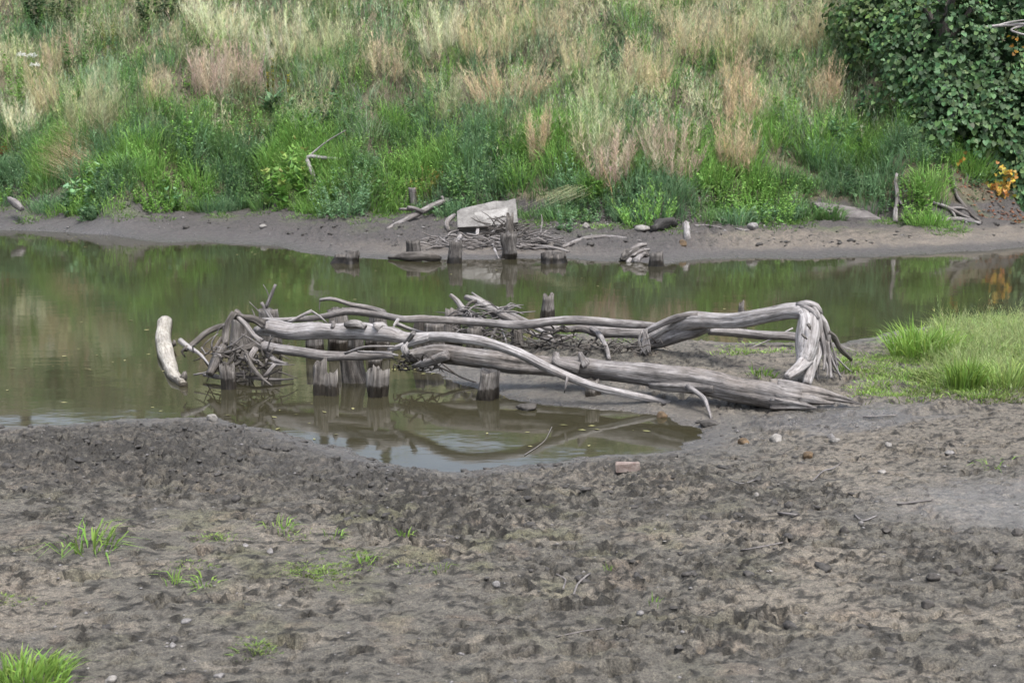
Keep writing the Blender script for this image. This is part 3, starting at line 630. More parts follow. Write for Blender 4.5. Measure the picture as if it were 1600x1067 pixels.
# straight log behind the arch
bk = wood('driftwood_log', [(1108, 517, 16.9, 6), (1150, 519, 16.8, 7.2), (1197, 524, 16.65, 7.5), (1241, 526, 16.5, 7), (1296, 538, 16.35, 5), (1337, 550, 16.2, 3.5)], M_GREY, 'straight grey log seen through the arch of the trunk', 'log', seg=14, step=0.06)
wood('branch', [(1170, 545, 16.6, 1.4), (1205, 530, 16.6, 1.6), (1238, 513, 16.6, 1.6)], M_PALE, parent=bk, seg=6)
# short thick log left of the arch, with bent branch
sh = wood('driftwood_log', [(845, 512, 16.8, 4), (878, 515, 16.7, 5), (910, 514, 16.6, 6), (935, 519, 16.5, 9), (965, 520, 16.4, 9), (1002, 521, 16.3, 9.5), (1020, 524, 16.25, 8)], M_GREY, 'grey log under the long branch, butting against the arched trunk', 'log', seg=16)
wood('branch', [(925, 515, 16.4, 5), (934, 521, 16.25, 4.5), (943, 534, 16.0, 4), (949, 548, 15.8, 3.5), (952, 562, 15.5, 3)], M_GREY, parent=sh, seg=9, step=0.03)
wood('branch', [(935, 525, 16.3, 2.5), (922, 540, 16.1, 2.2), (905, 553, 16.0, 1.5)], M_DARK, parent=sh, seg=7)

# brush pile on the pilings
def stick(c, mat, label, **kw): return wood('brush_stick', c, mat, label, 'stick', 'sticks of the near brush pile', seg=9, step=0.05, **kw)
stick([(728, 465, 17.4, 4), (745, 470, 17.3, 6), (770, 484, 17.2, 7), (800, 500, 17.0, 7), (820, 510, 16.9, 6)], M_GREY, 'thickest stick slanting down from the top of the near brush pile')
stick([(755, 476, 17.6, 3.5), (790, 489, 17.4, 5), (822, 503, 17.2, 5), (862, 521, 16.9, 3.5)], M_GREY, 'second slanting stick just behind the thickest one')
stick([(704, 461, 17.4, 3), (714, 470, 17.4, 4.5), (726, 487, 17.3, 5.5), (734, 506, 17.2, 5)], M_GREY, 'short forked stick at the left top of the near brush pile')
stick([(738, 458, 17.5, 1.5), (752, 468, 17.4, 2.5), (768, 478, 17.3, 3)], M_GREY, 'thin pointed twig, topmost of the near brush pile')
stick([(818, 514, 16.8, 3), (840, 524, 16.6, 4), (868, 535, 16.4, 3)], M_GREY, 'stick lying on the spit right of the near brush pile')
stick([(826, 508, 16.9, 3), (848, 518, 16.7, 3.5), (866, 531, 16.5, 3)], M_PALE, 'pale stick beside the one lying on the spit')
stick([(872, 534, 16.9, 3), (888, 527, 17.0, 3.5), (900, 522, 17.1, 2)], M_GREY, 'short broken stick beside the green mat on the spit')
stick([(782, 481, 17.5, 1.8), (790, 480, 17.5, 1.8), (798, 477, 17.5, 1.2)], M_PALE, 'tiny twig poking up right on the near brush pile')
stick([(726, 486, 17.1, 3), (734, 474, 17.1, 2.6), (744, 470, 17.1, 2)], M_DARK, 'dark crooked twig near the top of the near brush pile')
stick([(764, 535, 16.5, 2), (772, 520, 16.5, 2), (778, 505, 16.5, 1.6)], M_PALE, 'upright pale twig in the middle of the near brush pile')
stick([(784, 515, 16.4, 1.6), (790, 530, 16.3, 1.8), (792, 542, 16.3, 1.2)], M_PALE, 'pale twig hanging below the long branch')
def twig_mass(name, n, area, label, mat, seed, rpx=(0.8, 1.8), L=(15, 45), flatten=0.5):
    rg = random.Random(seed); parts = []
    for _ in range(n):
        px, py, Y = area(rg); a = rg.uniform(-0.9, 0.9) + (math.pi if rg.random() < .5 else 0); l = rg.uniform(*L)
        dx, dy = l * math.cos(a), l * flatten * math.sin(a); r = rg.uniform(*rpx) * Y / F
        p0, p1 = P(px, py, Y), P(px + dx, py + dy, Y + rg.uniform(-.25, .25))
        for p in (p0, p1): p[2] = max(p[2], float(H(p[0], p[1])) + r * 0.5)
        m = (p0 + p1) / 2 + np.array([rg.uniform(-.05, .05), 0, rg.uniform(-.03, .07)])
        parts.append(tube_geo([p0, m, p1], [r, r * .9, r * .4], 5, 0.12, 0.1, 0, 0.5, rg.randrange(9999)))
    V, Fc, Gr = merge(parts)
    return tag(mesh_obj(name, V, Fc, mat, V.min(0), True, {'grain': Gr}), label, 'brush', None, 'stuff')
twig_mass('brush_twigs', 110, lambda r: (r.uniform(718, 800), r.uniform(478, 525), r.uniform(16.9, 17.6)), 'tangle of small grey twigs filling the near brush pile', M_GREY, 1)
twig_mass('brush_twigs', 80, lambda r: (r.uniform(770, 900), r.uniform(512, 548), r.uniform(16.1, 16.9)), 'small twigs washed up on the spit behind the big log', M_DARK, 2, L=(12, 30))
twig_mass('brush_twigs', 60, lambda r: (r.uniform(900, 1030), r.uniform(535, 556), r.uniform(15.6, 16.2)), 'dark twigs and roots on the spit left of the arched trunk', M_DARK, 3, L=(10, 30))
twig_mass('brush_twigs', 30, lambda r: (r.uniform(620, 680), r.uniform(560, 580), r.uniform(14.9, 15.3)), 'dark twigs under the broken left end of the big log', M_DARK, 4, L=(10, 25))
# two thin dark sticks leaning on the spit tip
wood('leaning_stick', [(668, 566, 15.3, 1.8), (695, 577, 15.3, 1.6), (720, 589, 15.2, 1.2)], M_DARK, 'thin dark stick leaning on the spit tip, left of the pair', 'stick', seg=6)
wood('leaning_stick', [(690, 567, 15.4, 1.8), (716, 587, 15.2, 1.6), (742, 597, 15.1, 1.2)], M_DARK, 'thin dark stick leaning on the spit tip, right of the pair', 'stick', seg=6)
wood('leaning_stick', [(1216, 580, 14.9, 1.2), (1222, 590, 14.8, 1.4), (1228, 600, 14.7, 1)], M_GREY, 'short stick stuck in the mud just behind the big log near the root', 'stick', seg=6)
wood('leaning_stick', [(886, 590, 13.9, 2.5), (884, 602, 13.85, 2.2), (882, 612, 13.85, 1)], M_GREY, 'short twig hanging from the crossing branch on the big log', 'stick', seg=6)

# ------------------------------------------------------------------ far shore wood
def fwood(name, c2, r, mat, label, cat, lift=0.0, parent=None, **kw):
    """c2: photo pixels whose sight lines meet the far shore; keeps the pieces lying on it (lift: per point metres above it)"""
    Y0 = None; pts = []
    for k, (px, py) in enumerate(c2):
        p = G(px, py); pts.append(p + np.array([0, 0, r[k]]))
    return wood3(name, pts, r, mat, label, cat, parent=parent, **kw)
fb = wood('fallen_branch', [(604, 358, 31.5, 2.5), (628, 346, 31.8, 4), (652, 334, 32.2, 4.6), (676, 322, 32.6, 4.6), (700, 313, 33.0, 4.2), (713, 311, 33.2, 3.5)], M_GREY, 'forked grey branch slanting out of the weeds left of the concrete block', 'branch', seg=10, step=0.1)
wood('fork', [(658, 331, 32.2, 4), (648, 326, 32.1, 3), (637, 324, 32.0, 3)], M_GREY, parent=fb, seg=8, step=0.08); wood('fork', [(645, 328, 32.2, 2.5), (635, 327, 32.1, 2.5), (625, 327, 32.0, 2)], M_GREY, parent=fb, seg=8, step=0.08)
wood('fork', [(696, 315, 32.9, 3), (692, 309, 32.9, 2.5), (690, 307, 32.9, 2)], M_GREY, parent=fb, seg=8, step=0.08)
fwood('sunken_plank', [(608, 405), (640, 408), (668, 409), (688, 408)], [.03, .09, .10, .04], M_DARK, 'dark waterlogged timber lying at the base of the square-topped far post', 'timber', seg=12, step=0.1, rough=.2)
def fst(c, mat, label, parent=None): return wood('shore_stick', c, mat, label, 'stick', seg=7, step=0.1)
fst([(701, 361, 30.6, 3), (698, 350, 30.8, 4), (703, 342, 31, 4), (710, 336, 31.2, 3)], M_GREY, 'bent stick propped against the left side of the concrete block')
fst([(744, 374, 29.6, 2.6), (746, 360, 29.9, 3.2), (748, 347, 30.2, 3)], M_PALE, 'short pale stick leaning on the front of the concrete block')
fst([(764, 368, 29.4, 1.2), (772, 388, 28.6, 2), (779, 404, 28.0, 1.5)], M_PALE, 'thin pale stick reaching into the water from the far brush heap')
fst([(766, 366, 29.4, 1.5), (780, 352, 29.6, 2), (790, 342, 29.8, 1.5)], M_GREY, 'stick rising towards the tall dark far piling')
fst([(790, 384, 28.8, 2), (830, 384, 28.8, 3), (868, 388, 28.7, 3), (888, 394, 28.5, 2)], M_GREY, 'long grey branch at the right foot of the far brush heap')
fst([(806, 357, 29.8, 1.2), (830, 366, 29.4, 1.5), (858, 380, 28.9, 1)], M_GREY, 'thin branch arching right from the tall dark piling')
fst([(843, 373, 29.6, 1), (847, 350, 30.2, 1), (846, 336, 30.4, 0.7)], M_GREY, 'thin upright twig right of the far brush heap')
fst([(712, 380, 28.5, 3), (717, 372, 28.7, 4), (720, 367, 28.8, 3)], M_PALE, 'pale curled stub on top of the worn far piling')
fst([(878, 387, 28.9, 3), (897, 379, 29.3, 3.5), (917, 372, 29.6, 3.5), (945, 370, 29.7, 3.2), (975, 373, 29.5, 2.6), (1002, 377, 29.3, 1.5)], M_GREY, 'long bent stick lying on the tan mud right of the brush heap')
fst([(1086, 353, 31.2, 1.6), (1105, 353, 31.2, 2.2), (1126, 356, 30.9, 1.6)], M_GREY, 'stick lying on the far mud right of the pale stake')
fst([(1004, 329, 32.6, 2), (1014, 338, 32.2, 2), (1023, 345, 31.8, 1.2)], M_GREY, 'small stick sloping out of bright grass above the flat white stone')
fst([(1150, 357, 31, 1.5), (1165, 360, 30.8, 1.8), (1178, 357, 30.9, 1.2)], M_PALE, 'short pale stick beside the paired grey rocks')
twig_mass('brush_twigs', 260, lambda r: (r.uniform(680, 860), r.triangular(362, 404, 392), r.uniform(28.2, 29.6)), 'heap of grey twigs caught on the far pilings', M_GREY, 6, rpx=(0.8, 1.9), L=(12, 50), flatten=0.6)
twig_mass('brush_twigs', 90, lambda r: (r.uniform(765, 825), r.uniform(350, 385), r.uniform(28.8, 29.6)), 'twigs piled round the tall dark far piling', M_DARK, 8, rpx=(0.6, 1.2), L=(12, 40), flatten=1.0)
twig_mass('brush_twigs', 70, lambda r: (r.uniform(860, 1180), r.uniform(338, 360), r.uniform(30.5, 31.8)), 'scattered dead stems on the stony far shore', M_GREY, 9, rpx=(0.5, 1.1), L=(8, 22))
gr = wood('gnarled_root', [(972, 408, 27.3, 4), (984, 402, 27.4, 9), (998, 399, 27.5, 9), (1014, 401, 27.5, 4)], M_POST_D, 'gnarled hollow driftwood root at the far waterline', 'root', seg=20, step=.03, rough=.7, groove=.9, wob=.5)
for c in [[(974, 404, 27.3, 3), (986, 392, 27.3, 4), (998, 385, 27.35, 4), (1010, 383, 27.4, 2)], [(978, 410, 27.2, 3), (990, 401, 27.15, 4), (1004, 393, 27.2, 4), (1016, 390, 27.2, 2)], [(992, 410, 27.1, 4), (1000, 402, 27.1, 4), (1008, 396, 27.15, 3)], [(984, 395, 27.4, 5), (996, 390, 27.5, 5), (1006, 392, 27.5, 3)]]: wood('twisted_strand', c, M_GREY, parent=gr, seg=10, step=.03, rough=.5, groove=.5, wob=.6)
fwood('burnt_log', [(1020, 364), (1034, 360), (1048, 357), (1056, 356)], [.07, .12, .12, .05], M_CHAR, 'short blackened log lying beside the flat white stone', 'log', seg=14, step=.06, rough=.25)
wood('leaning_stake', [(1075, 374, 29.3, 6), (1073, 362, 29.6, 6), (1071, 350, 29.9, 5)], M_PALE, 'short pale stake leaning upright on the far mud', 'stake', seg=8, step=.08, groove=.3)
st = wood('standing_snag', [(1399, 347, 31.5, 4), (1400, 325, 31.7, 3.5), (1402, 300, 31.9, 3.5), (1400, 285, 32, 3), (1402, 272, 32.1, 2)], M_GREY, 'bare crooked stick standing upright left of the vine-covered tree', 'snag', seg=8, step=.08, wob=.5)
wood('fork', [(1402, 308, 31.9, 2.5), (1407, 314, 31.8, 3), (1409, 320, 31.8, 2)], M_GREY, parent=st, seg=7)
b1 = wood('dead_branch', [(1456, 317, 32.4, 2.5), (1472, 321, 32.2, 3), (1486, 327, 32, 3.2), (1502, 335, 31.8, 2.5), (1520, 343, 31.4, 1.8)], M_GREY, 'grey forked dead branch under the vine-covered tree', 'branch', seg=8, step=.08)
wood('fork', [(1486, 327, 32, 3), (1490, 334, 31.8, 2.5), (1494, 342, 31.5, 1.5)], M_GREY, parent=b1, seg=7); wood('fork', [(1484, 326, 32, 2.2), (1500, 325, 32, 2), (1512, 328, 32, 1.2)], M_GREY, parent=b1, seg=7)
wood('dead_branch', [(1459, 347, 31.1, 2), (1476, 344, 31.3, 4), (1495, 343, 31.4, 4.5), (1515, 346, 31.2, 4), (1532, 349, 31.0, 2)], M_GREY, 'thick dead branch flat on the mud under the vine-covered tree', 'branch', seg=10, step=.08)
wood('dead_branch', [(1490, 280, 33, 2.5), (1494, 303, 32.5, 3), (1504, 318, 32.2, 3), (1516, 333, 31.9, 3), (1533, 348, 31.2, 2)], M_DARK, 'long dark branch drooping from the vine-covered tree to the mud', 'branch', seg=8, step=.08)
hb = wood('bare_branch', [(494, 284, 34.6, 2.5), (485, 264, 34.7, 3.5), (481, 245, 34.8, 3.5), (510, 247, 34.7, 3), (535, 249, 34.6, 2.6), (556, 250, 34.5, 1.5)], M_PALE, 'bare pale branch with an elbow above the lush weeds left of centre', 'branch', seg=8, step=.1)
wood('fork', [(483, 244, 34.8, 1.6), (510, 222, 34.9, 1.4), (540, 204, 35.0, 0.8)], M_GREY, parent=hb, seg=6)
tb = wood('bare_branch', [(1660, 44, 34.2, 4), (1600, 39, 34, 3), (1565, 40, 33.9, 2.6), (1530, 44, 33.8, 1.5)], M_PALE, 'bare pale branch jutting across the vine leaves, top right', 'branch', seg=8, step=.1)
wood('fork', [(1600, 40, 34, 2), (1580, 48, 33.8, 1.6), (1612, 58, 33.8, 2)], M_PALE, parent=tb, seg=6); wood('fork', [(1560, 40, 33.9, 2), (1585, 34, 33.9, 1.5), (1620, 30, 33.9, 1)], M_PALE, parent=tb, seg=6)
wood('driftwood_chunk', [(14, 311, 34.4, 4), (24, 318, 34.1, 5.5), (34, 326, 33.8, 4)], M_GREY, 'stub of wood on the far shore at the left edge', 'wood', seg=10, step=.06, groove=.3)

# ------------------------------------------------------------------ stones, blocks, brick
def stone(name, px, py, wpx, hpx, mat, label, cat='stone', depth=0.8, seed=None, flat=None, group=None, sink=0.25):
    import bmesh
    _seed[0] += 7; sd_ = seed or _seed[0]
    b = G(px, py); sc = b[1] / F; w_, h_ = wpx * sc, hpx * sc
    bm = bmesh.new(); bmesh.ops.create_icosphere(bm, subdivisions=3, radius=0.5)
    co = np.array([v.co for v in bm.verts]); fc = np.array([[v.index for v in f.verts] for f in bm.faces]); bm.free()
    n_ = co / np.linalg.norm(co, axis=1)[:, None]
    rg = np.random.default_rng(sd_)
    for _ in range(9):   # facets
        d = rg.normal(size=3); d /= np.linalg.norm(d); lim = rg.uniform(0.30, 0.44)
        ex = co @ d - lim; co = co - np.where(ex > 0, ex, 0)[:, None] * d
    rn = 2.6 if mat is M_STONE_D else 1.0
    co = co * (1 + 0.10 * rn * noise3(n_[:, 0] * 2, n_[:, 1] * 2, n_[:, 2] * 2, sd_) + .05 * rn * noise3(n_[:, 0] * 6, n_[:, 1] * 6, n_[:, 2] * 6, sd_))[:, None]
    a = rg.uniform(-.6, .6); R_ = np.array([[math.cos(a), -math.sin(a), 0], [math.sin(a), math.cos(a), 0], [0, 0, 1]])
    co = co * np.array([w_, w_ * depth, h_ * 1.25]) @ R_.T
    co[:, 2] -= co[:, 2].min() + h_ * (sink + .15)
    o = mesh_obj(name, co + b, [fc], mat, b, smooth=False)
    return tag(o, label, cat, group)
stone('river_stone', 1212, 688, 21, 15, M_STONE_P, 'smooth pale round stone on the wet mud below the big log', depth=.9)
stone('broken_brick', 1162, 692, 20, 11, M_STONE_B, 'small rusty brown block on the wet mud beside the pool', 'brick')
stone('flat_stone', 1108, 664, 32, 10, M_STONE_D, 'flat dark stone at the foot of the drooping branch by the pool')
stone('mud_clod', 824, 639, 34, 14, M_STONE_D, 'black clod in the water edge in front of the spit', 'clod')
stone('mud_clod', 1034, 652, 20, 12, M_STONE_B, 'brown lump at the water edge near the end of the crossing branch', 'clod')
stone('river_stone', 331, 657, 20, 15, M_STONE_P, 'pale stone at the tip of the left mud bank by the water')
stone('mud_clod', 1263, 714, 20, 14, M_STONE_B, 'crumbly brown clod on the mud right of the pool', 'clod')
stone('flat_stone', 1305, 690, 18, 9, M_STONE_P, 'pale flat chip on the mud, right of the smooth round stone')
stone('river_stone', 1298, 685, 14, 10, M_STONE, 'small grey stone behind the pale flat chip')
stone('flat_stone', 1388, 696, 12, 9, M_STONE_P, 'lone pale pebble on the right mud flat')
stone('flat_stone', 1485, 709, 20, 8, M_STONE, 'grey flat stone on the far right mud')
stone('flat_stone', 1378, 738, 13, 7, M_STONE_P, 'pale flat pebble below the lone pebble on the right')
stone('flat_stone', 292, 973, 20, 9, M_STONE, 'mauve-grey flat stone on the lower left mud', 'stone')
stone('river_stone', 270, 1010, 14, 10, M_STONE, 'small grey stone above the corner grass tuft')
stone('flat_stone', 343, 1058, 21, 11, M_STONE, 'flat grey stone at the bottom edge, lower left')
stone('flat_stone', 174, 1064, 22, 12, M_STONE_P, 'pale flat stone at the bottom edge beside the corner grass')
stone('river_stone', 422, 864, 13, 10, M_STONE, 'small round grey stone left of the green mat')
stone('flat_stone', 776, 916, 16, 10, M_STONE, 'grey-blue flat stone in the middle of the foreground mud')
stone('river_stone', 1000, 960, 13, 8, M_STONE, 'small grey stone in the foreground right of centre')
stone('flat_stone', 384, 854, 13, 7, M_STONE, 'small dark flat stone left of the small round grey stone')
stone('river_stone', 1182, 776, 9, 7, M_STONE_P, 'tiny pale pebble on the right mud, left of the dry sticks')
stone('mud_clod', 1320, 832, 18, 12, M_STONE_D, 'dark clod at the edge of the wet grey patch, leftmost', 'clod')
stone('mud_clod', 1382, 833, 18, 9, M_STONE_D, 'dark flat clod at the top of the wet grey patch', 'clod')
stone('mud_clod', 1495, 897, 24, 11, M_STONE_D, 'dark clod in the middle of the wet grey patch', 'clod')
stone('mud_clod', 1458, 906, 26, 14, M_STONE_D, 'larger dark clod just left of the one in the wet grey patch', 'clod')
stone('mud_clod', 1563, 890, 26, 11, M_STONE_D, 'dark clod at the right end of the wet grey patch', 'clod')
stone('mud_clod', 1450, 947, 22, 13, M_STONE_D, 'dark clod below the wet grey patch', 'clod')
stone('mud_clod', 1590, 838, 24, 13, M_STONE_D, 'dark clod at the right edge of the photo on the mud', 'clod')
# far shore rocks
stone('shore_rock', 1004, 361, 26, 11, M_STONE_P, 'flat white stone on the far shore beside the blackened log', 'rock')
stone('shore_rock', 1066, 383, 15, 11, M_STONE_B, 'small brown rock below the pale stake', 'rock')
stone('shore_rock', 1047, 346, 16, 9, M_STONE_P, 'pale stone at the edge of the bright far grass', 'rock')
stone('shore_rock', 1124, 347, 11, 10, M_STONE_P, 'small pale block at the far grass edge right of the stake', 'rock')
stone('shore_rock', 1160, 344, 15, 10, M_STONE, 'grey rock half in the far grass, left of the pair', 'rock')
stone('shore_rock', 1176, 359, 20, 12, M_STONE, 'pale grey rock on the far mud, right of the pair', 'rock')
stone('shore_rock', 874, 344, 14, 19, M_STONE, 'rounded grey boulder among weeds right of the concrete block', 'rock')
stone('shore_rock', 916, 357, 11, 12, M_STONE_P, 'pale upright stone right of the rounded boulder', 'rock')
stone('shore_rock', 892, 361, 12, 6, M_STONE, 'low grey stone between the boulder and the pale upright stone', 'rock')
stone('shore_rock', 411, 356, 13, 7, M_STONE_P, 'white scrap of stone lying on the dark far mud, left', 'rock')
stone('shore_rock', 900, 286, 24, 11, M_STONE, 'grey rock high among the weeds above the boulder', 'rock')

def poly_block(name, outline, thick, axis, mat, label=None, cat=None, parent=None, bev=0.02, loc=None):
    import bmesh
    bm = bmesh.new(); vs = [bm.verts.new(Vector(p)) for p in outline]; f = bm.faces.new(vs)
    ex = bmesh.ops.extrude_face_region(bm, geom=[f]); nv = [g for g in ex['geom'] if isinstance(g, bmesh.types.BMVert)]
    bmesh.ops.translate(bm, verts=nv, vec=Vector(axis) * thick)
    bmesh.ops.recalc_face_normals(bm, faces=bm.faces)
    bmesh.ops.bevel(bm, geom=list(bm.edges), offset=bev, segments=2, affect='EDGES', profile=0.6)
    loc = Vector(loc) if loc is not None else Vector(np.array(outline).mean(0))
    for v in bm.verts:
        w_ = 0.012 * float(noise3(v.co.x * 9, v.co.y * 9, v.co.z * 9, 3)); v.co += Vector((w_, w_, w_)) ; v.co -= loc
    me = bpy.data.meshes.new(name); bm.to_mesh(me); bm.free(); me.materials.append(mat)
    o = bpy.data.objects.new(name, me); COL.objects.link(o)
    if parent is not None: o.parent = parent; o.location = loc - parent.location
    else: o.location = loc
    return tag(o, label, cat)
# tipped concrete block: its broad face leans back from the viewer
pb = lambda px, py, Y: P(px, py, Y)
back = Vector((0.05, 0.85, -0.55))
cb = poly_block('concrete_block', [pb(714, 356, 29.85), pb(760, 353, 29.85), pb(809, 348, 29.9), pb(808, 330, 30.25), pb(805, 310, 30.65), pb(790, 314, 30.58), pb(772, 314, 30.56), pb(755, 318, 30.5), pb(722, 325, 30.4), pb(714, 329, 30.3)], 0.5, back, M_CONC, 'tipped pale concrete block lying on the far shore', 'concrete block', bev=0.03)
poly_block('face_panel', [pb(741, 346, 30.05), pb(792, 339, 30.1), pb(793, 326, 30.34), pb(741, 333, 30.27)], 0.04, Vector((0, -0.8, 0.35)), M_CONC_LT, parent=cb, bev=0.01)
# base shadow side resting in the mud
poly_block('broken_foot', [pb(716, 367, 30.0), pb(770, 364, 30.0), pb(775, 356, 30.1), pb(716, 360, 30.1)], 0.35, Vector((0, 1, -0.1)), M_CONC, parent=cb, bev=0.02)
a_, b_, c_, d_ = G(1271, 322), G(1376, 345), G(1345, 346), G(1290, 342)
slab = [G(1268, 321) + (0, 0, .10), G(1310, 328) + (0, 0, .12), G(1350, 335) + (0, 0, .10), G(1378, 345) + (0, 0, .05), G(1340, 346) + (0, 0, .04), G(1300, 342) + (0, 0, .06)]
poly_block('stone_slab', slab, 0.25, (0, 0.1, -1), M_SLAB, 'flat mauve-grey slab sloping out of the grass on the far right shore', 'slab', bev=.03)
br = G(980, 738); s_ = br[1] / F
bw, bh, bd = 38 * s_, 13 * s_, 0.10
poly_block('clay_brick', [br + (-bw / 2, 0, -.01), br + (bw / 2, 0.01, -.01), br + (bw / 2, .01, bh), br + (-bw / 2, 0, bh)], bd, (0.1, 1, 0), M_BRICK, 'single worn brick lying on the mud at the pool edge', 'brick', bev=.006)

# small dry sticks on the foreground mud
def gstick(c, r, label, mat=M_GREY):
    mat = M_GREY
    pts = [G(px, py) + np.array([0, 0, r * 1.3]) for px, py in c]
    return wood3('dry_stick', pts, [r, r, r * .9, r * .5][:len(pts)] if len(pts) > 2 else [r, r * .6], mat, label, 'stick', seg=6, step=.03, wob=.8)
gstick([(896, 930), (903, 914), (920, 900)], .006, 'short curved pale stick in the foreground centre', M_PALE)
gstick([(871, 902), (884, 908), (880, 922)], .006, 'tiny hooked twig left of the curved pale stick', M_PALE)
gstick([(872, 996), (920, 992), (980, 978)], .0035, 'thin straight twig on the mud near the deep hoof print')
gstick([(1160, 862), (1190, 857), (1222, 851)], .005, 'thin pale straw stalk on the right foreground mud', M_PALE)
gstick([(1335, 806), (1348, 815), (1368, 808)], .006, 'bent pale stick on the right mud above the wet grey patch', M_PALE)
gstick([(1218, 805), (1232, 806), (1244, 808)], .009, 'short stubby piece of wood left of the bent pale stick', M_PALE)
gstick([(1270, 752), (1285, 738), (1302, 733), (1316, 722)], .006, 'thin wavy twig right of the pool')
gstick([(1350, 655), (1400, 651), (1345, 658), (1296, 661)][::1][:2] + [], .01, 'thin straight stick on the mud right of the splintered end')
gstick([(1140, 752), (1160, 757), (1180, 751)], .005, 'small twig on the mud right of the brick')
gstick([(1405, 790), (1430, 787), (1456, 783)], .007, 'dry twig on the far right mud')
gstick([(820, 712), (850, 690), (862, 668)], .004, 'thin reed stalk poking out of the pool', M_PALE)

# pebbles, leaf scraps
def pebble_field(name, n, xr, yr, label, seed, mat, size=(.006, .02), flat=.6, cond=None):
    rg = np.random.default_rng(seed); Vs, Fs = [], []
    base = np.array([[1, 0, 0], [0, 1, 0], [-1, 0, 0], [0, -1, 0], [0, 0, 1], [0, 0, -1]], float)
    ft = np.array([[0, 1, 4], [1, 2, 4], [2, 3, 4], [3, 0, 4], [1, 0, 5], [2, 1, 5], [3, 2, 5], [0, 3, 5]])
    k = 0
    while k < n:
        x, y = rg.uniform(*xr), rg.uniform(*yr); z = float(height(x, y))
        if z < 0.01 or (cond and not cond(x, y)): continue
        s = rg.uniform(*size) * (1 if rg.random() < .9 else 1.8); a = rg.uniform(0, 6.28)
        c = base * np.array([s, s * rg.uniform(.6, 1), s * flat * rg.uniform(.5, 1)]) * rg.uniform(.75, 1.2, (6, 1))
        c = c @ np.array([[math.cos(a), -math.sin(a), 0], [math.sin(a), math.cos(a), 0], [0, 0, 1]])
        Vs.append(c + (x, y, z + s * .2)); Fs.append(ft + k * 6); k += 1
    return tag(mesh_obj(name, np.vstack(Vs), [np.vstack(Fs)], mat), label, 'pebbles', None, 'stuff')
pebble_field('pebbles', 700, (-4.5, 5), (5.8, 13.5), 'small grey pebbles strewn over the near mud', 11, M_STONE, (.005, .016))
pebble_field('pebbles', 380, (-4.5, 5.5), (6, 14), 'pale chips and shell scraps on the near mud', 12, M_STONE_P, (.005, .013), .4)
def clod_field(name, n, xr, yr, label, seed, mat, size, dens):
    import bmesh
    bm = bmesh.new(); bmesh.ops.create_icosphere(bm, subdivisions=2, radius=1.0)
    base = np.array([v.co for v in bm.verts]); ft = np.array([[v.index for v in f.verts] for f in bm.faces]); bm.free()
    rg = np.random.default_rng(seed); shapes = []
    for q in range(12):
        c = base * (1 + .45 * noise3(base[:, 0] * 1.6, base[:, 1] * 1.6, base[:, 2] * 1.6, 900 + q) + .2 * noise3(base[:, 0] * 4, base[:, 1] * 4, base[:, 2] * 4, 950 + q))[:, None]
        shapes.append(c)
    Vs, Fs, k = [], [], 0
    while k < n:
        x, y = rg.uniform(*xr), rg.uniform(*yr); z = float(height(x, y))
        if z < 0.015 or rg.random() > dens(x, y): continue
        s = size[0] + (size[1] - size[0]) * rg.random() ** 5; a = rg.uniform(0, 6.28)
        c = shapes[rg.integers(12)] * np.array([s * rg.uniform(.8, 1.5), s * rg.uniform(.6, 1.0), s * rg.uniform(.35, .7)])
        c = c @ np.array([[math.cos(a), -math.sin(a), 0], [math.sin(a), math.cos(a), 0], [0, 0, 1]])
        Vs.append(c + (x, y, z + s * .05)); Fs.append(ft + k * len(base)); k += 1
    return tag(mesh_obj(name, np.vstack(Vs), [np.vstack(Fs)], mat, smooth=False), label, 'clods', None, 'stuff')
def rz_at(x, y): return float(rz[min(np.searchsorted(YS, y), len(YS) - 1), min(np.searchsorted(XS, x), len(XS) - 1)])
M_CLOD = mat_stone('mud_lump', (0.030, 0.028, 0.026), (0.075, 0.070, 0.064), 40, 0.7)
clod_field('mud_clods', 1500, (-5, 5), (6, 13.4), 'small dark clods of churned mud on the near bank', 13, M_CLOD, (.009, .045), lambda x, y: max(rz_at(x, y) - .1, 0) ** 1.6)
clod_field('mud_clods', 420, (-13, 13), (28, 34), 'dark clods and debris on the far mud shore', 16, M_CLOD, (.02, .09), lambda x, y: .6 if up_slope(x, y) < .1 and y > np.interp(x, fs[:, 0], fs[:, 1]) + 1.0 else 0)
pebble_field('pebbles', 500, (0.5, 6.0), (30.5, 33.2), 'gravel and pale stones on the far shore', 14, M_STONE_P, (.012, .04), .6, lambda x, y: up_slope(x, y) < .25)
pebble_field('pebbles', 200, (-14, 14), (29, 34), 'scattered stones on the far mud', 15, M_STONE, (.012, .04), .6, lambda x, y: up_slope(x, y) < .1)

# floating scraps on the water
rg = np.random.default_rng(5); Vs, Fs = [], []; k = 0
for cx, cy, sx, sy, n in [(110, 374, 30, 3, 26), (400, 392, 20, 3, 14), (470, 400, 20, 3, 10), (230, 385, 60, 6, 14), (640, 578, 18, 5, 12), (700, 500, 300, 50, 30), (150, 560, 90, 60, 26), (480, 660, 60, 15, 14), (900, 670, 80, 15, 12)]:
    for _ in range(n):
        p = W(cx + rg.normal(0, sx), cy + rg.normal(0, sy), .004)
        if p[2] > 0 and float(height(p[0], p[1])) > -.005: continue
        s2 = rg.uniform(.015, .05); a = rg.uniform(0, 6.28); u_ = np.array([math.cos(a), math.sin(a), 0]); v_ = np.array([-u_[1], u_[0], 0]) * rg.uniform(.3, .6)
        Vs.append([p + u_ * s2, p + v_ * s2 + (0, 0, .003), p - u_ * s2, p - v_ * s2]); Fs.append([k, k + 1, k + 2, k + 3]); k += 4
M_SCUM = mat_stone('floating_leaf', (.12, .13, .05), (.28, .26, .12), 30)
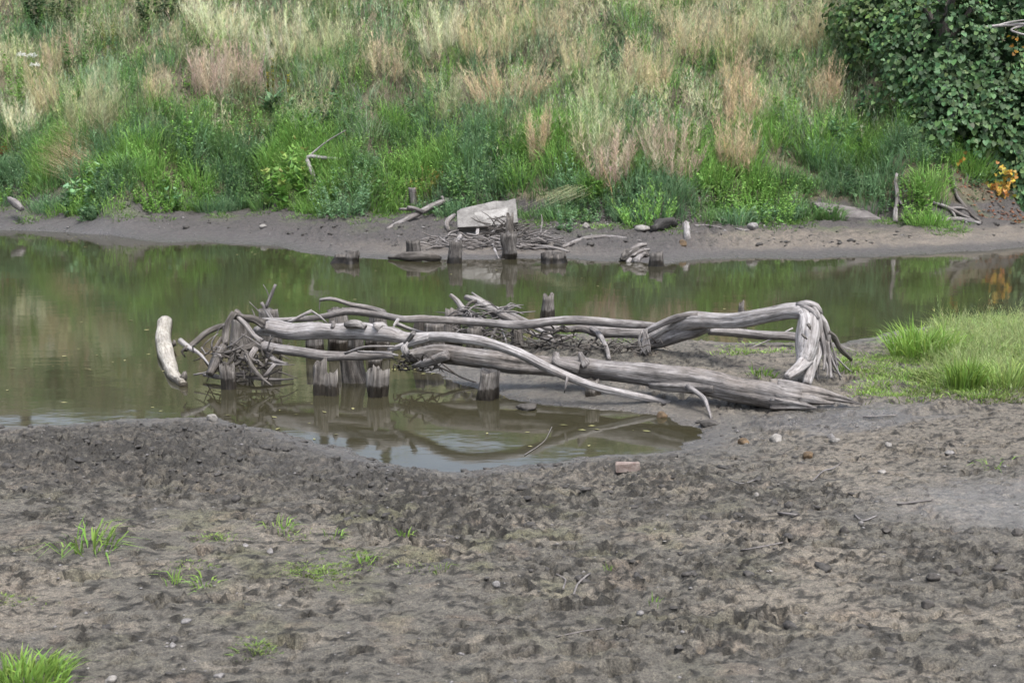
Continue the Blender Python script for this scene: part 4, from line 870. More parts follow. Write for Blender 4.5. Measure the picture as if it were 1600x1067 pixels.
tag(mesh_obj('floating_scraps', np.array(Vs).reshape(-1, 3), [np.array(Fs)], M_SCUM), 'leaf scraps and bits floating on the still water', 'leaf scraps', None, 'stuff')
# ------------------------------------------------------------------ vegetation builders
class Veg:
    def __init__(self): self.V, self.T, self.C, self.n = [], [], [], 0
    def add(self, V, T, C):
        self.V.append(V.reshape(-1, 3)); self.C.append(C.reshape(-1, 3)); self.T.append(T + self.n); self.n += V.reshape(-1, 3).shape[0]
    def blades(self, B, D, wid, droop, c0, c1, rng):
        """B base, D vector base->tip before drooping, droop downward bend at the tip"""
        n = len(B); a = rng.uniform(0, math.pi, n); S = np.stack([np.cos(a), np.sin(a), np.zeros(n)], -1) * (wid * 0.5)[:, None]
        M = B + D * 0.55; Tp = B + D; Tp[:, 2] -= droop; Tp[:, :2] += D[:, :2] * 0.5
        V = np.stack([B - S * .7, B + S * .7, M + S, M - S, Tp], 1)
        T = (np.arange(n)[:, None, None] * 5 + np.array([[0, 1, 2], [0, 2, 3], [3, 2, 4]])[None]).reshape(-1, 3)
        cm = (c0 + c1) / 2
        self.add(V, T, np.stack([c0, c0, cm, cm, c1], 1))
    def slivers(self, B, E, wid, col, rng, col1=None):
        n = len(B); a = rng.uniform(0, math.pi, n); S = np.stack([np.cos(a), np.sin(a) * .6, np.zeros(n)], -1) * (wid * 0.5)[:, None]
        V = np.stack([B - S, B + S, E], 1); T = np.arange(n * 3).reshape(-1, 3)
        self.add(V, T, np.stack([col, col, col if col1 is None else col1], 1))
    def leaves(self, C0, A, S, col, fold=0.25):
        """rhombic leaves: C0 stem end, A axis vector, S half-width vector"""
        n = len(C0); N = np.cross(A, S); N /= np.linalg.norm(N, axis=1)[:, None] + 1e-9
        w = np.linalg.norm(S, axis=1)[:, None]
        V = np.stack([C0, C0 + A * .45 + S + N * w * fold, C0 + A, C0 + A * .45 - S + N * w * fold], 1)
        T = (np.arange(n)[:, None, None] * 4 + np.array([[0, 1, 2], [0, 2, 3]])[None]).reshape(-1, 3)
        self.add(V, T, np.repeat(col[:, None], 4, 1))
    def hearts(self, C0, A, S, col):
        n = len(C0); N = np.cross(A, S); N /= np.linalg.norm(N, axis=1)[:, None] + 1e-9
        w = np.linalg.norm(S, axis=1)[:, None]; k = N * w * .22
        V = np.stack([C0 + A * .08, C0 - A * .06 + S * .55 + k, C0 + A * .22 + S + k, C0 + A * .6 + S * .7 + k * .6, C0 + A, C0 + A * .6 - S * .7 + k * .6, C0 + A * .22 - S + k, C0 - A * .06 - S * .55 + k], 1)
        T = (np.arange(n)[:, None, None] * 8 + np.array([[0, 1, 2], [0, 2, 3], [0, 3, 4], [0, 4, 5], [0, 5, 6], [0, 6, 7]])[None]).reshape(-1, 3)
        self.add(V, T, np.repeat(col[:, None], 8, 1))
    def obj(self, name, mat, loc=None, parent=None, **kw):
        V = np.vstack(self.V); o = mesh_obj(name, V, [np.vstack(self.T)], mat, V.min(0) if loc is None else loc, False, {'col': np.clip(np.vstack(self.C), 0.004, 1)}, parent)
        return tag(o, **kw)
def vary(col, n, rng, v=.18, hue=.06):
    c = np.array(col)[None] * (1 + rng.normal(0, v, (n, 1))); c = c * (1 + rng.normal(0, hue, (n, 3))); return np.clip(c, .006, .9)
def unit(v): return v / (np.linalg.norm(v, axis=-1, keepdims=True) + 1e-9)

def g_tuft(vg, p, h, r, n, col, rng, wid=.012, lean=.45, droop=.25, tip=None, side=(0, 0)):
    a = rng.uniform(0, 6.283, n); q = np.sqrt(rng.random(n)) * r
    B = np.stack([p[0] + np.cos(a) * q, p[1] + np.sin(a) * q, np.zeros(n)], -1); B[:, 2] = H(B[:, 0], B[:, 1]) - .02
    hh = h * rng.uniform(.5, 1.05, n); a2 = a + rng.normal(0, .7, n); l = np.abs(rng.normal(lean, lean * .5, n)) * (.4 + .6 * q / max(r, 1e-6))
    D = np.stack([np.cos(a2) * l + side[0], np.sin(a2) * l + side[1], np.ones(n)], -1) * hh[:, None]
    c0 = vary(col, n, rng); c1 = c0 * 1.1 if tip is None else vary(tip, n, rng)
    vg.blades(B, D, wid * rng.uniform(.6, 1.3, n), droop * hh * np.clip(l * 1.6, .1, 1.3), c0 * .85, c1, rng)
def g_plume(vg, p, h, r, ns, nb, col, rng, wid=.010, lean=.28, side=(0, 0), base=None, bl=.22):
    a = rng.uniform(0, 6.283, ns); q = np.sqrt(rng.random(ns)) * r * .8
    B = np.stack([p[0] + np.cos(a) * q, p[1] + np.sin(a) * q, np.zeros(ns)], -1); B[:, 2] = H(B[:, 0], B[:, 1]) - .02
    hh = h * rng.uniform(.35, 1.05, ns); l = np.abs(rng.normal(lean, lean * .6, ns)); a2 = a + rng.normal(0, .9, ns)
    D = np.stack([np.cos(a2) * l + side[0], np.sin(a2) * l + side[1], np.ones(ns)], -1) * hh[:, None]
    c = vary(col, ns, rng); cb = c * .8 if base is None else vary(base, ns, rng)
    vg.blades(B, D, np.full(ns, wid * .8), .12 * hh * l, cb, c, rng)
    k = rng.integers(0, ns, nb); t = rng.uniform(.12, 1.0, nb) ** .8
    S0 = B[k] + D[k] * t[:, None]; ln = h * bl * rng.uniform(.4, 1.2, nb) * (1.25 - t * .6)
    b = rng.uniform(0, 6.283, nb); ou = rng.uniform(.15, 1.5, nb)
    E = S0 + unit(np.stack([np.cos(b) * ou + side[0], np.sin(b) * ou + side[1], np.ones(nb)], -1)) * ln[:, None]
    vg.slivers(S0, E, wid * rng.uniform(.6, 1.2, nb), c[k] * rng.uniform(.8, 1.25, (nb, 1)), rng)
def g_leafy(vg, p, h, r, ns, nl, col, rng, ls=.06, lw=.35, lean=.22, stem=None, top=None, up=.35, hearts=False):
    a = rng.uniform(0, 6.283, ns); q = np.sqrt(rng.random(ns)) * r * .7
    B = np.stack([p[0] + np.cos(a) * q, p[1] + np.sin(a) * q, np.zeros(ns)], -1); B[:, 2] = H(B[:, 0], B[:, 1]) - .02
    hh = h * rng.uniform(.55, 1.05, ns) * (1 - .35 * (q / max(r, 1e-6)) ** 2); l = np.abs(rng.normal(lean, lean * .4, ns)); a2 = a + rng.normal(0, .4, ns)
    D = np.stack([np.cos(a2) * l, np.sin(a2) * l, np.ones(ns)], -1) * hh[:, None]
    vg.blades(B, D, np.full(ns, .012), .05 * hh, vary(stem if stem is not None else np.array(col) * .9, ns, rng), vary(col, ns, rng), rng)
    k = rng.integers(0, ns, nl); t = rng.uniform(.08, 1.02, nl)
    C0 = B[k] + D[k] * t[:, None]; b = rng.uniform(0, 6.283, nl)
    Ax = unit(np.stack([np.cos(b), np.sin(b), rng.normal(up, .35, nl)], -1)); L = ls * rng.uniform(.6, 1.35, nl) * (1.15 - .5 * t)
    Sd = unit(np.cross(Ax, np.array([0, 0, 1.0]) + rng.normal(0, .35, (nl, 3))))
    cc = vary(col, nl, rng, .22)
    if top is not None:
        f = sstep(.65, 1, t)[:, None]; cc = cc * (1 - f) + vary(top, nl, rng) * f
    (vg.hearts if hearts else vg.leaves)(C0, Ax * L[:, None], Sd * (L * lw)[:, None], cc)
# foliage colours
GR = np.array([.088, .142, .052]); GR_B = np.array([.122, .198, .052]); GR_D = np.array([.062, .105, .046]); GR_BL = np.array([.098, .150, .082]); GR_Y = np.array([.18, .21, .06]); OLV = np.array([.15, .158, .085])
ST = np.array([.38, .30, .205]); ST_P = np.array([.44, .385, .285]); ST_R = np.array([.36, .28, .20]); ST_G = np.array([.27, .25, .16]); BRN = np.array([.12, .075, .05])
SAGE = np.array([.16, .19, .125])

for c_ in (GR, GR_B, GR_BL, OLV, SAGE, ST, ST_P, ST_R, ST_G): c_ *= np.array([1.34, 1.52, 1.36])
# ------------------------------------------------------------------ hillside cover, as masses of plants nobody could count
rng = np.random.default_rng(42)
vg_green, vg_straw, vg_lush = Veg(), Veg(), Veg()
def hill_pt(u_lo, u_hi):
    while True:
        px = rng.uniform(-170, 1770); u = rng.uniform(u_lo, u_hi); Y0 = 34 + u
        x = (px - 800) / F * Y0 * 1.0; y = float(np.interp(x, ff[:, 0], ff[:, 1])) + u
        return np.array([x, y]), px
def pxpy(x, y, z):
    d = y * CP - (z - CAM_H) * SP; v = (z - CAM_H) * CP + y * SP
    return 800 + F * x / d, 533.5 - F * v / d
# lowest layer: short ground cover over the whole slope
for _ in range(1050):
    q, px = hill_pt(.25, 12); g_tuft(vg_green, q, rng.uniform(.15, .38), .42, 46, [GR, GR_D, OLV, GR][rng.integers(4)] * rng.uniform(.7, 1.15), rng, wid=.022, lean=.6)
for _ in range(700):
    q, px = hill_pt(.4, 12); g_leafy(vg_green, q, rng.uniform(.2, .5), .3, 5, 46, [GR, GR_D, GR_BL, GR_D][rng.integers(4)] * rng.uniform(.7, 1.2), rng, ls=.085, lw=.33)
for _ in range(2100):
    q, px = hill_pt(2.0, 12.5); u = float(up_slope(q[0], q[1]))
    patch = float(fbm(q[0] * .33, q[1] * .5, 91, 3)); dry = np.clip(.03 + .045 * (u - 2.2), 0, .28) + .6 * patch
    if 550 < px < 740: dry -= .18
    if 760 < px < 1260: dry += .12
    if px > 1310: dry -= .35
    k = rng.random(); h = rng.uniform(.55, 1.15)
    if k < dry:
        c = [ST, ST_P, ST_R, ST_G, ST_G, ST_P, OLV * 1.5][rng.integers(7)] * rng.uniform(.8, 1.2)
        g_plume(vg_straw, q, h, rng.uniform(.4, .8), 18, 260, c, rng, wid=.010, lean=rng.uniform(.15, .5), side=(rng.normal(0, .2), 0), base=[BRN, ST_G * .6, OLV][rng.integers(3)])
    elif k < dry + .38:
        c = [SAGE, OLV, GR_B, GR_B * 1.1, SAGE * 1.25, GR * 1.2][rng.integers(6)] * rng.uniform(.85, 1.25)
        g_plume(vg_green, q, h, rng.uniform(.3, .5), 20, 230, c, rng, wid=.015, lean=.26, bl=.17)
    elif k < dry + .62:
        g_leafy(vg_green, q, h, .28, 7, 100, [GR, GR_BL, GR_B, OLV][rng.integers(4)] * rng.uniform(.8, 1.3), rng, ls=.085, lw=.22, up=.6)
    else:
        g_tuft(vg_green, q, h * .8, .30, 44, [GR, OLV, SAGE, GR_BL][rng.integers(4)] * rng.uniform(.8, 1.2), rng, wid=.014, lean=.4)
for _ in range(1050):   # lush belt at the foot
    q, px = hill_pt(-.35, 2.9); u = float(up_slope(q[0], q[1])); k = rng.random(); hs_ = .45 + .25 * min(max(u, 0), 1.5)
    bright = float(fbm(q[0] * .5, q[1] * .6 + 30, 95, 2))
    c = GR_B if bright > .0 else GR if bright > -.25 else GR_BL
    c = c * rng.uniform(.8, 1.3)
    if (px > 1440 and u < 1.0) or (1270 < px < 1380 and u < .3): continue
    if k < .34: g_tuft(vg_lush, q, hs_ * rng.uniform(.6, 1.2), .34, 130, c, rng, wid=.017, lean=.5, droop=.35)
    elif k < .74: g_leafy(vg_lush, q, hs_ * rng.uniform(.6, 1.15), .34, 14, 190, c, rng, ls=rng.uniform(.05, .085), lw=rng.uniform(.2, .36))
    elif k < .93: g_plume(vg_lush, q, hs_ * rng.uniform(.8, 1.3), .35, 20, 230, c * 1.05, rng, wid=.016, bl=.2)
    else: g_leafy(vg_lush, q, hs_ * .9, .32, 8, 80, c * .85, rng, ls=rng.uniform(.09, .13), lw=.42, hearts=True)
vg_green.obj('hillside_weeds', M_GRASS, label='mixed green weeds and grass covering the far hillside', cat='weeds', kind='stuff')
vg_straw.obj('hillside_dry_grass', M_STRAW, label='feathery dry straw-coloured grass scattered over the upper hillside', cat='dry grass', kind='stuff')
vg_lush.obj('shore_weeds', M_GRASS, label='belt of lush bright green weeds along the foot of the hillside', cat='weeds', kind='stuff')
# creeping weeds at the very foot, on the mud
vg = Veg()
for _ in range(420):
    q, px = hill_pt(-1.2, .1)
    if float(fbm(q[0] * .6, q[1] * .8, 97, 3)) < .02 or px > 1450: continue
    g_tuft(vg, q, rng.uniform(.05, .14), .30, 60, GR_B * rng.uniform(.6, 1.0), rng, wid=.016, lean=.8)
vg.obj('creeping_weeds', M_GRASS, label='thin creeping green growth on the far mud below the weeds', cat='weeds', kind='stuff')

# ------------------------------------------------------------------ plants one can tell apart on the hillside
def base_at(px, py): return G(px, py)
DG = 'clumps of dry grass on the hillside'
def dry(px, top, bot, w, col, label, side=(0, 0), dens=1.0, base=BRN, bl=.2):
    b = base_at(px, bot); s = b[1] / F; vg = Veg(); r = np.random.default_rng(int(px * 7 + bot)); h = (bot - top) * s; W_ = w * s
    vol = max(h * W_, .25)
    lean = max(.06, (W_ * .5) / max(h, .1) * .5)
    g_plume(vg, b, h * 1.0, W_ * .5, int(46 * dens * vol ** .5) + 16, int(2000 * dens * vol) + 500, col, r, wid=.009, lean=lean, side=side, base=base, bl=bl)
    return vg.obj('dry_grass_clump', M_STRAW, b, label=label, cat='dry grass', group=DG)
PINK = np.array([.52, .42, .32]); ORG = np.array([.54, .43, .28])
for a in [(330, 68, 158, 62, PINK, 'pinkish dry plume, left of a matching pair on the upper left slope'), (384, 66, 140, 56, PINK, 'pinkish dry plume, right of a matching pair on the upper left slope'),
          (84, 50, 118, 60, ST_R, 'reddish brown dry clump behind the white flowers'), (35, 150, 222, 52, ST_P * 1.1, 'pale bleached plume near the left edge above the flattened straw'),
          (80, 96, 190, 46, ST, 'tan plume leaning left above the flattened straw', (-.25, 0)), (128, 120, 222, 50, ST_G * 1.2, 'tall olive-straw clump right of the tan leaning plume'),
          (168, 122, 222, 46, ST_G, 'thin brownish stems beside the tall olive-straw clump'), (246, 96, 172, 44, ST_R, 'reddish dry stems left of the green spire'),
          (770, 104, 172, 56, ORG, 'tan plume swept left in mid slope', (-.35, 0)), (815, 112, 168, 70, ORG * .95, 'tan clump arching right beside the left-swept plume', (.35, 0)),
          (842, 162, 250, 36, ORG, 'narrow orange-tan plume standing alone in green weeds'), (955, 196, 288, 74, PINK * .95, 'bushy pinkish dry clump above the bright grass, left one'),
          (1045, 186, 280, 96, PINK * .95, 'wide bushy pinkish dry clump above the bright grass, right one'), (1150, 178, 272, 62, ORG, 'lowest of the three tan plumes stacked up the right slope'), (1160, 124, 212, 56, ORG, 'middle of the three tan plumes stacked up the right slope'), (1150, 80, 160, 56, ORG * .95, 'uppermost of the three tan plumes stacked up the right slope'),
          (1290, 96, 182, 48, ORG * .95, 'tan plume just left of the vine-covered tree'), (928, 150, 240, 90, ST_G * 1.2, 'large olive-straw clump left of the bushy pinkish one'), (948, 96, 176, 90, ST_G * 1.25, 'olive-straw clump just above the large one'),
          (1010, 60, 150, 80, ST, 'straw clump on the upper slope above the pale green spike'), (770, 14, 96, 112, ST * 1.05, 'broad tan clump on the upper slope, middle of the photo'),
          (855, 4, 64, 80, ST_R * 1.1, 'tan clump at the top edge right of the broad one'), (1140, 14, 96, 70, ST, 'tan clump at the top right of the slope'),
          (1268, 4, 84, 60, ST, 'tan clump at the top edge beside the vine-covered tree'), (1210, 10, 90, 70, ST_G * 1.2, 'olive-straw clump at the top edge, second left of the vine tree'),
          (440, 16, 92, 90, ST_P, 'pale straw clump at the upper left, right of the bleached one'), (350, 0, 72, 96, ST_P * 1.05, 'bleached straw clump at the top edge, upper left'),
          (505, 24, 96, 80, ST_G * 1.25, 'greenish straw clump on the upper slope left of centre'), (600, 44, 112, 66, ST_R, 'reddish straw clump on the upper slope left of centre'),
          (690, 6, 86, 76, ST_P * .95, 'pale straw clump left of the broad tan one'), (905, 56, 122, 66, ST, 'straw clump below the top edge, right of centre'),
          (1080, 22, 100, 72, ST_R * 1.1, 'rusty straw clump on the upper right slope'), (1205, 126, 186, 46, ST_G * 1.2, 'thin dry clump between the stacked tan plumes and the vine tree'),
          (20, 52, 110, 60, ST_G * 1.3, 'straw clump at the left edge of the upper slope'), (160, 90, 150, 60, SAGE * 1.5, 'pale sage clump behind the green spire'), (700, 120, 190, 50, ST_G, 'sparse dry stems beside the dark sapling')]:
    dry(*a)
b = base_at(128, 246)   # flattened straw
vg = Veg(); r = np.random.default_rng(8)
n = 900; a0 = r.normal(0, .35, n); B = np.stack([b[0] + r.normal(0, .28, n), b[1] + r.normal(0, .35, n), np.zeros(n)], -1); B[:, 2] = H(B[:, 0], B[:, 1]) + r.uniform(.02, .22, n)
E = B + np.stack([-np.cos(a0) * r.uniform(.5, 1.0, n), -r.uniform(-.2, .3, n), r.uniform(-.05, .45, n)], -1)
vg.slivers(B, E, np.full(n, .012), vary(ORG, n, r), r)
vg.obj('flattened_straw', M_STRAW, b, label='flattened heap of orange straw lying on the left slope', cat='dry grass')
b = base_at(880, 322); vg = Veg(); n = 150
B = np.stack([b[0] + r.normal(.3, .15, n), b[1] + r.normal(0, .15, n), np.full(n, b[2]) + r.uniform(.2, .45, n)], -1)
E = B + np.stack([-r.uniform(.4, 1.0, n), -r.uniform(0, .5, n), -r.uniform(.1, .4, n)], -1); vg.slivers(B, E, np.full(n, .011), vary(ST_G, n, r), r)
vg.obj('flattened_straw', M_STRAW, b, label='drooping straw tuft right of the concrete block', cat='dry grass')
b = base_at(385, 195); vg = Veg(); n = 500
B = np.stack([b[0] + r.normal(0, .4, n), b[1] + r.normal(0, .3, n), np.zeros(n)], -1); B[:, 2] = H(B[:, 0], B[:, 1]) + r.uniform(0, .2, n)
E = B + np.stack([r.normal(0, .4, n), r.normal(0, .2, n), r.uniform(-.05, .35, n)], -1); vg.slivers(B, E, np.full(n, .011), vary(BRN * 1.3, n, r), r)
vg.obj('dead_weed_patch', M_STRAW, b, label='patch of dead brown stems below the pinkish plumes', cat='dry stems')
# the stalk of the tumbleweed-like bush
q0 = base_at(958, 338); wood3('dry_stalk', [q0, q0 + (-.03, .3, .55), q0 + (-.25, .7, 1.15)], [.010, .010, .006], mat_wood('straw_stalk', (.25, .17, .08), (.4, .28, .13), (.5, .36, .18)), 'single orange stalk rising from the bright far grass', 'stalk', seg=6)

def leafy(px, top, bot, w, col, label, name='leafy_weed', ls=.09, lw=.3, ns=10, nl=260, top_col=None, lean=.15, cat='plant', up=.4, hearts=False):
    b = base_at(px, bot); s = b[1] / F; h = (bot - top) * s; vg = Veg(); r = np.random.default_rng(int(px * 3 + bot)); g_leafy(vg, b, h, w * s * .5, ns, nl, col, r, ls=ls, lw=lw, lean=lean, top=top_col, up=up, hearts=hearts)
    return vg.obj(name, M_LEAF, b, label=label, cat=cat)
leafy(213, 94, 214, 22, GR * 1.15, 'tall narrow green spire of a weed on the left slope', 'green_spire', .07, .22, 3, 260, lean=.03)
leafy(172, 26, 104, 24, GR_Y * 1.1, 'yellow-green spire near the top left', 'green_spire', .09, .25, 4, 240, lean=.05)
leafy(118, 0, 118, 40, GR * 1.1, 'tall leafy green weed at the top left beside the reddish clump', 'leafy_weed', .12, .25, 6, 320, lean=.07)
leafy(24, 68, 170, 36, GR_B * 1.1, 'tall yellow-green leafy weed near the left edge', 'leafy_weed', .12, .25, 5, 280, lean=.07)
leafy(290, 160, 248, 46, GR_B, 'bright leafy weed in the gap on the left slope', 'leafy_weed', .13, .3, 7, 260, GR_B * 1.3, .15)
leafy(352, 250, 314, 76, GR * 1.05, 'bushy green weed at the foot of the left slope', 'leafy_weed', .08, .2, 26, 700, lean=.2, up=.8)
leafy(132, 262, 322, 74, GR_BL * 1.3, 'broad-leaved pale green plant at the foot of the left slope', 'broadleaf_weed', .20, .42, 10, 130, hearts=True)
leafy(445, 228, 312, 70, GR_B * 1.2, 'yellow-green broad-leaved shrub left of the lush weeds', 'small_shrub', .20, .42, 12, 260, GR_Y * 1.25, .25, 'shrub', hearts=True)
leafy(265, 282, 318, 34, GR_BL * 1.4, 'small pale broad-leaved plant at the far shore edge', 'broadleaf_weed', .16, .42, 6, 60, hearts=True)
leafy(660, 136, 200, 54, GR_D * 1.25, 'dark sapling with feathered leaves in mid slope', 'sapling', .22, .16, 7, 260, lean=.3, cat='sapling', up=.2)
leafy(1000, 140, 184, 26, SAGE * 1.25, 'pale green spike-shaped weed on the right slope', 'green_spire', .09, .14, 10, 420, lean=.1, up=1.5)
leafy(540, 262, 336, 120, GR_BL * 1.15, 'rounded bluish green clump at the shore left of the grey post', 'leafy_weed', .09, .22, 34, 1100, lean=.3)
leafy(665, 252, 312, 46, GR_Y * .95, 'rusty tipped green weed above the grey post', 'leafy_weed', .07, .2, 16, 420, np.array([.36, .2, .05]), .2)
leafy(750, 246, 316, 130, GR * 1.05, 'wide mound of lush green weeds behind the concrete block', 'leafy_weed', .10, .32, 34, 1000, lean=.3)
leafy(900, 232, 306, 64, GR_BL * 1.2, 'bluish green clump above the rounded boulder', 'leafy_weed', .10, .2, 18, 520, lean=.25, up=.7)
leafy(885, 312, 362, 36, GR_BL * 1.15, 'bluish weed growing right beside the concrete block', 'leafy_weed', .08, .3, 10, 240)
leafy(1180, 282, 344, 150, GR_B * 1.2, 'bright green mound at the shore above the grey rocks', 'leafy_weed', .07, .3, 50, 1700, lean=.35)
leafy(1010, 298, 346, 110, GR_B * 1.25, 'yellowish bright grass mound above the flat white stone', 'leafy_weed', .10, .12, 46, 1100, lean=.35, up=1.2)
leafy(1432, 308, 346, 60, GR_B * 1.05, 'bright green weeds at the foot of the vine-covered tree', 'leafy_weed', .08, .3, 24, 500, lean=.3)
leafy(1180, 196, 262, 60, GR_BL * 1.1, 'soft green bush at the foot of the stacked tan plumes', 'leafy_weed', .08, .15, 18, 620, up=.9)
leafy(1320, 180, 236, 90, GR_BL, 'dark leafy weeds between the slope and the vine-covered tree', 'broadleaf_weed', .18, .4, 16, 260, hearts=True)
leafy(500, 150, 216, 90, GR_D * 1.3, 'dark broad-leaved weeds right of the mulleins', 'broadleaf_weed', .16, .38, 18, 300, hearts=True)
def mullein(px, top, bot, label):
    b = base_at(px, bot); s = b[1] / F; h = (bot - top) * s; r = np.random.default_rng(int(px)); root = empty('mullein', b, label, 'mullein', 'mulleins on the left slope')
    vg = Veg(); n = 30; a = r.uniform(0, 6.28, n); t = r.uniform(0, .35, n)
    Ax = unit(np.stack([np.cos(a), np.sin(a), r.uniform(.2, 1.0, n)], -1)) * (h * .28 * r.uniform(.7, 1.2, n))[:, None]; Sd = unit(np.cross(Ax, [0, 0, 1.])) * (h * .06)
    vg.hearts(b + np.stack([0 * a, 0 * a, t * h], -1), Ax, Sd, vary(GR_BL * 1.1, n, r)); vg.obj('leaf_rosette', M_LEAF, b, root)
    wood3('stalk', [b, b + (0, 0, h * .5), b + (.02, 0, h)], [.02, .018, .008], M_STALK, parent=root, seg=6, step=.1)
    vg = Veg(); n = 90; t = r.uniform(.5, 1, n); a = r.uniform(0, 6.28, n); A = np.stack([np.cos(a), np.sin(a), np.full(n, .5)], -1) * .05
    cc = np.where((r.random(n) < .35)[:, None], vary([.55, .45, .04], n, r), vary(GR_Y, n, r))
    vg.leaves(b + np.stack([0 * a, 0 * a, t * h], -1), A, unit(np.cross(A, [0, 0, 1.])) * .025, cc); vg.obj('flower_spike', M_LEAF, b, root)
M_STALK = mat_wood('green_stalk', (.08, .10, .04), (.13, .15, .06), (.18, .2, .08))
mullein(428, 94, 184, 'mullein with the yellowest tip, tallest of three on the left slope'); mullein(452, 120, 184, 'mullein stalk right of the tallest one'); mullein(420, 116, 178, 'thin mullein stalk just left of the tallest one')
def umbel(px, py, bot, label):
    b = base_at(px, bot); s = b[1] / F; h = (bot - py) * s; root = empty('white_flower', b, label, 'flower', 'white flowers on the left slope'); r = np.random.default_rng(int(px))
    wood3('stem', [b, b + (0, 0, h * .6), b + (0, -.05, h)], [.012, .01, .006], M_STALK, parent=root, seg=5, step=.2)
    vg = Veg(); n = 70; a = r.uniform(0, 6.28, n); q = np.sqrt(r.random(n)) * .14; c = b + np.stack([np.cos(a) * q, np.sin(a) * q - .05, h + .07 - 4 * q * q + r.normal(0, .02, n)], -1); A = np.stack([np.cos(a) * .04, np.sin(a) * .04, 0 * a + .02], -1)
    vg.leaves(c, A, unit(np.cross(A, [0, 0, 1.])) * .02, vary([.75, .75, .72], n, r, .05, .01)); vg.obj('flower_head', M_LEAF, b, root)
umbel(38, 90, 140, 'white flat-topped flower, leftmost of three'); umbel(54, 91, 140, 'white flat-topped flower, middle of three'); umbel(58, 105, 150, 'white flat-topped flower, lowest of three')
leafy(4, 214, 250, 20, np.array([.30, .03, .02]), 'small red-leaved sprig at the left edge', 'red_sprig', .09, .35, 4, 40)

# ------------------------------------------------------------------ vine-covered tree on the right
tb0 = G(1535, 338); tb0 = tb0 + np.array([0, 3.3, 0]); tb0[2] = float(H(tb0[0], tb0[1]))
vine = empty('vine_tree', tb0, 'tree wholly draped in heart-shaped vine leaves at the right edge', 'tree')
wood3('trunk', [tb0 + (0, 0, -.2), tb0 + (.1, .2, 1.5), tb0 + (-.1, .5, 3.5), tb0 + (-.2, .8, 6.5)], [.24, .2, .16, .06], M_DARK, parent=vine, seg=12, step=.2)
for dx, dy, dz, z0 in [(-1.6, .3, 2.2, 1.8), (1.7, 0, 2.0, 1.6), (-1.2, .8, 3.2, 3.0), (1.2, .6, 3.0, 3.2), (.3, -.9, 1.6, 2.2)]:
    wood3('limb', [tb0 + (0, .3, z0), tb0 + (dx * .5, .3 + dy * .5, z0 + dz * .6), tb0 + (dx, .3 + dy, z0 + dz)], [.10, .07, .03], M_DARK, parent=vine, seg=8, step=.2)
LOB = [(1490, 110, 118, 120, 34.9, .8), (1570, 215, 112, 100, 34.1, .8), (1425, 30, 92, 80, 36.5, .8), (1620, 60, 130, 130, 35.6, .8), (1535, 285, 78, 44, 33.6, .7), (1690, 210, 110, 130, 34.3, .8), (1384, 84, 56, 74, 36.8, .7), (1500, -70, 150, 110, 36.8, .9),
       (1478, 205, 74, 88, 34.0, .7), (1345, 40, 46, 60, 37.6, .6), (1650, -90, 150, 120, 36.5, .9), (1440, 130, 52, 50, 35.6, .6), (1455, 262, 46, 40, 33.7, .6), (1600, 270, 70, 54, 33.5, .7), (1345, 130, 40, 52, 37.0, .6), (1565, 312, 66, 30, 33.1, .6), (1500, 300, 46, 36, 33.2, .6), (1640, 305, 70, 44, 33.2, .6)]
lc = np.array([P(a, b, y) for a, b, c, d, y, e in LOB]); lr = np.array([(c * y / F, e * 1.0, d * y / F) for a, b, c, d, y, e in LOB])
lr[:, 1] = np.minimum(lr[:, 0], lr[:, 2]) * .75
vr = np.random.default_rng(77); vgc, vgi = Veg(), Veg(); front = []
for k in range(len(LOB)):
    area = lr[k, 0] * lr[k, 2]; n = int(1500 * area) + 150
    d = unit(vr.normal(size=(n, 3))); d[:, 1] = np.where(vr.random(n) < .7, -np.abs(d[:, 1]), d[:, 1])
    bump = 1 + .27 * noise3(d[:, 0] * 3.2, d[:, 1] * 3.2, d[:, 2] * 3.2, 200 + k) + np.abs(vr.normal(0, .09, n)) * np.where(vr.random(n) < .3, 1.6, .4)
    keep = noise3(d[:, 0] * 5, d[:, 1] * 5, d[:, 2] * 5, 300 + k) > -.26
    d, bump = d[keep], bump[keep]; n = len(d)
    pt = lc[k] + d * lr[k] * bump[:, None]
    inside = np.zeros(n, bool)
    for m in range(len(LOB)):
        if m != k: inside |= (((pt - lc[m]) / lr[m]) ** 2).sum(1) < .60
    pt, d = pt[~inside], d[~inside]; n = len(pt)
    nrm = unit(d / lr[k] + vr.normal(0, .35, (n, 3)) + np.array([0, -.15, .35]))
    Ax = np.array([0, 0, -1.0]) + vr.normal(0, .4, (n, 3)); Ax = unit(Ax - nrm * (Ax * nrm).sum(1)[:, None]); Sd = np.cross(nrm, Ax)
    L = .10 * vr.uniform(.5, 1.6, n)
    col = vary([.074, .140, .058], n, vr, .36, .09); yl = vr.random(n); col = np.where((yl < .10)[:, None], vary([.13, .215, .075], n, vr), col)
    if k in (2, 6, 9, 14): col = col * np.array([1.15, 1.05, .85])
    if k in (7, 10): L = L * .9
    vgc.hearts(pt, Ax * L[:, None], Sd * (L * .48)[:, None], col)
    ok = np.where((d[:, 1] < -.3))[0]
    for i_ in ok[:30]: front.append((pt[i_] + nrm[i_] * .06, Ax[i_], Sd[i_], nrm[i_], L[i_]))
    # inner leaves so that the crown is deep, not a shell
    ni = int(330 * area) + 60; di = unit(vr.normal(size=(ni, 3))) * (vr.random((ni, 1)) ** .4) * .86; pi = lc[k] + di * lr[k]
    A2 = unit(vr.normal(size=(ni, 3))); S2 = unit(np.cross(A2, vr.normal(size=(ni, 3)))); vgi.hearts(pi, A2 * .17, S2 * .085, vary([.05, .095, .042], ni, vr))
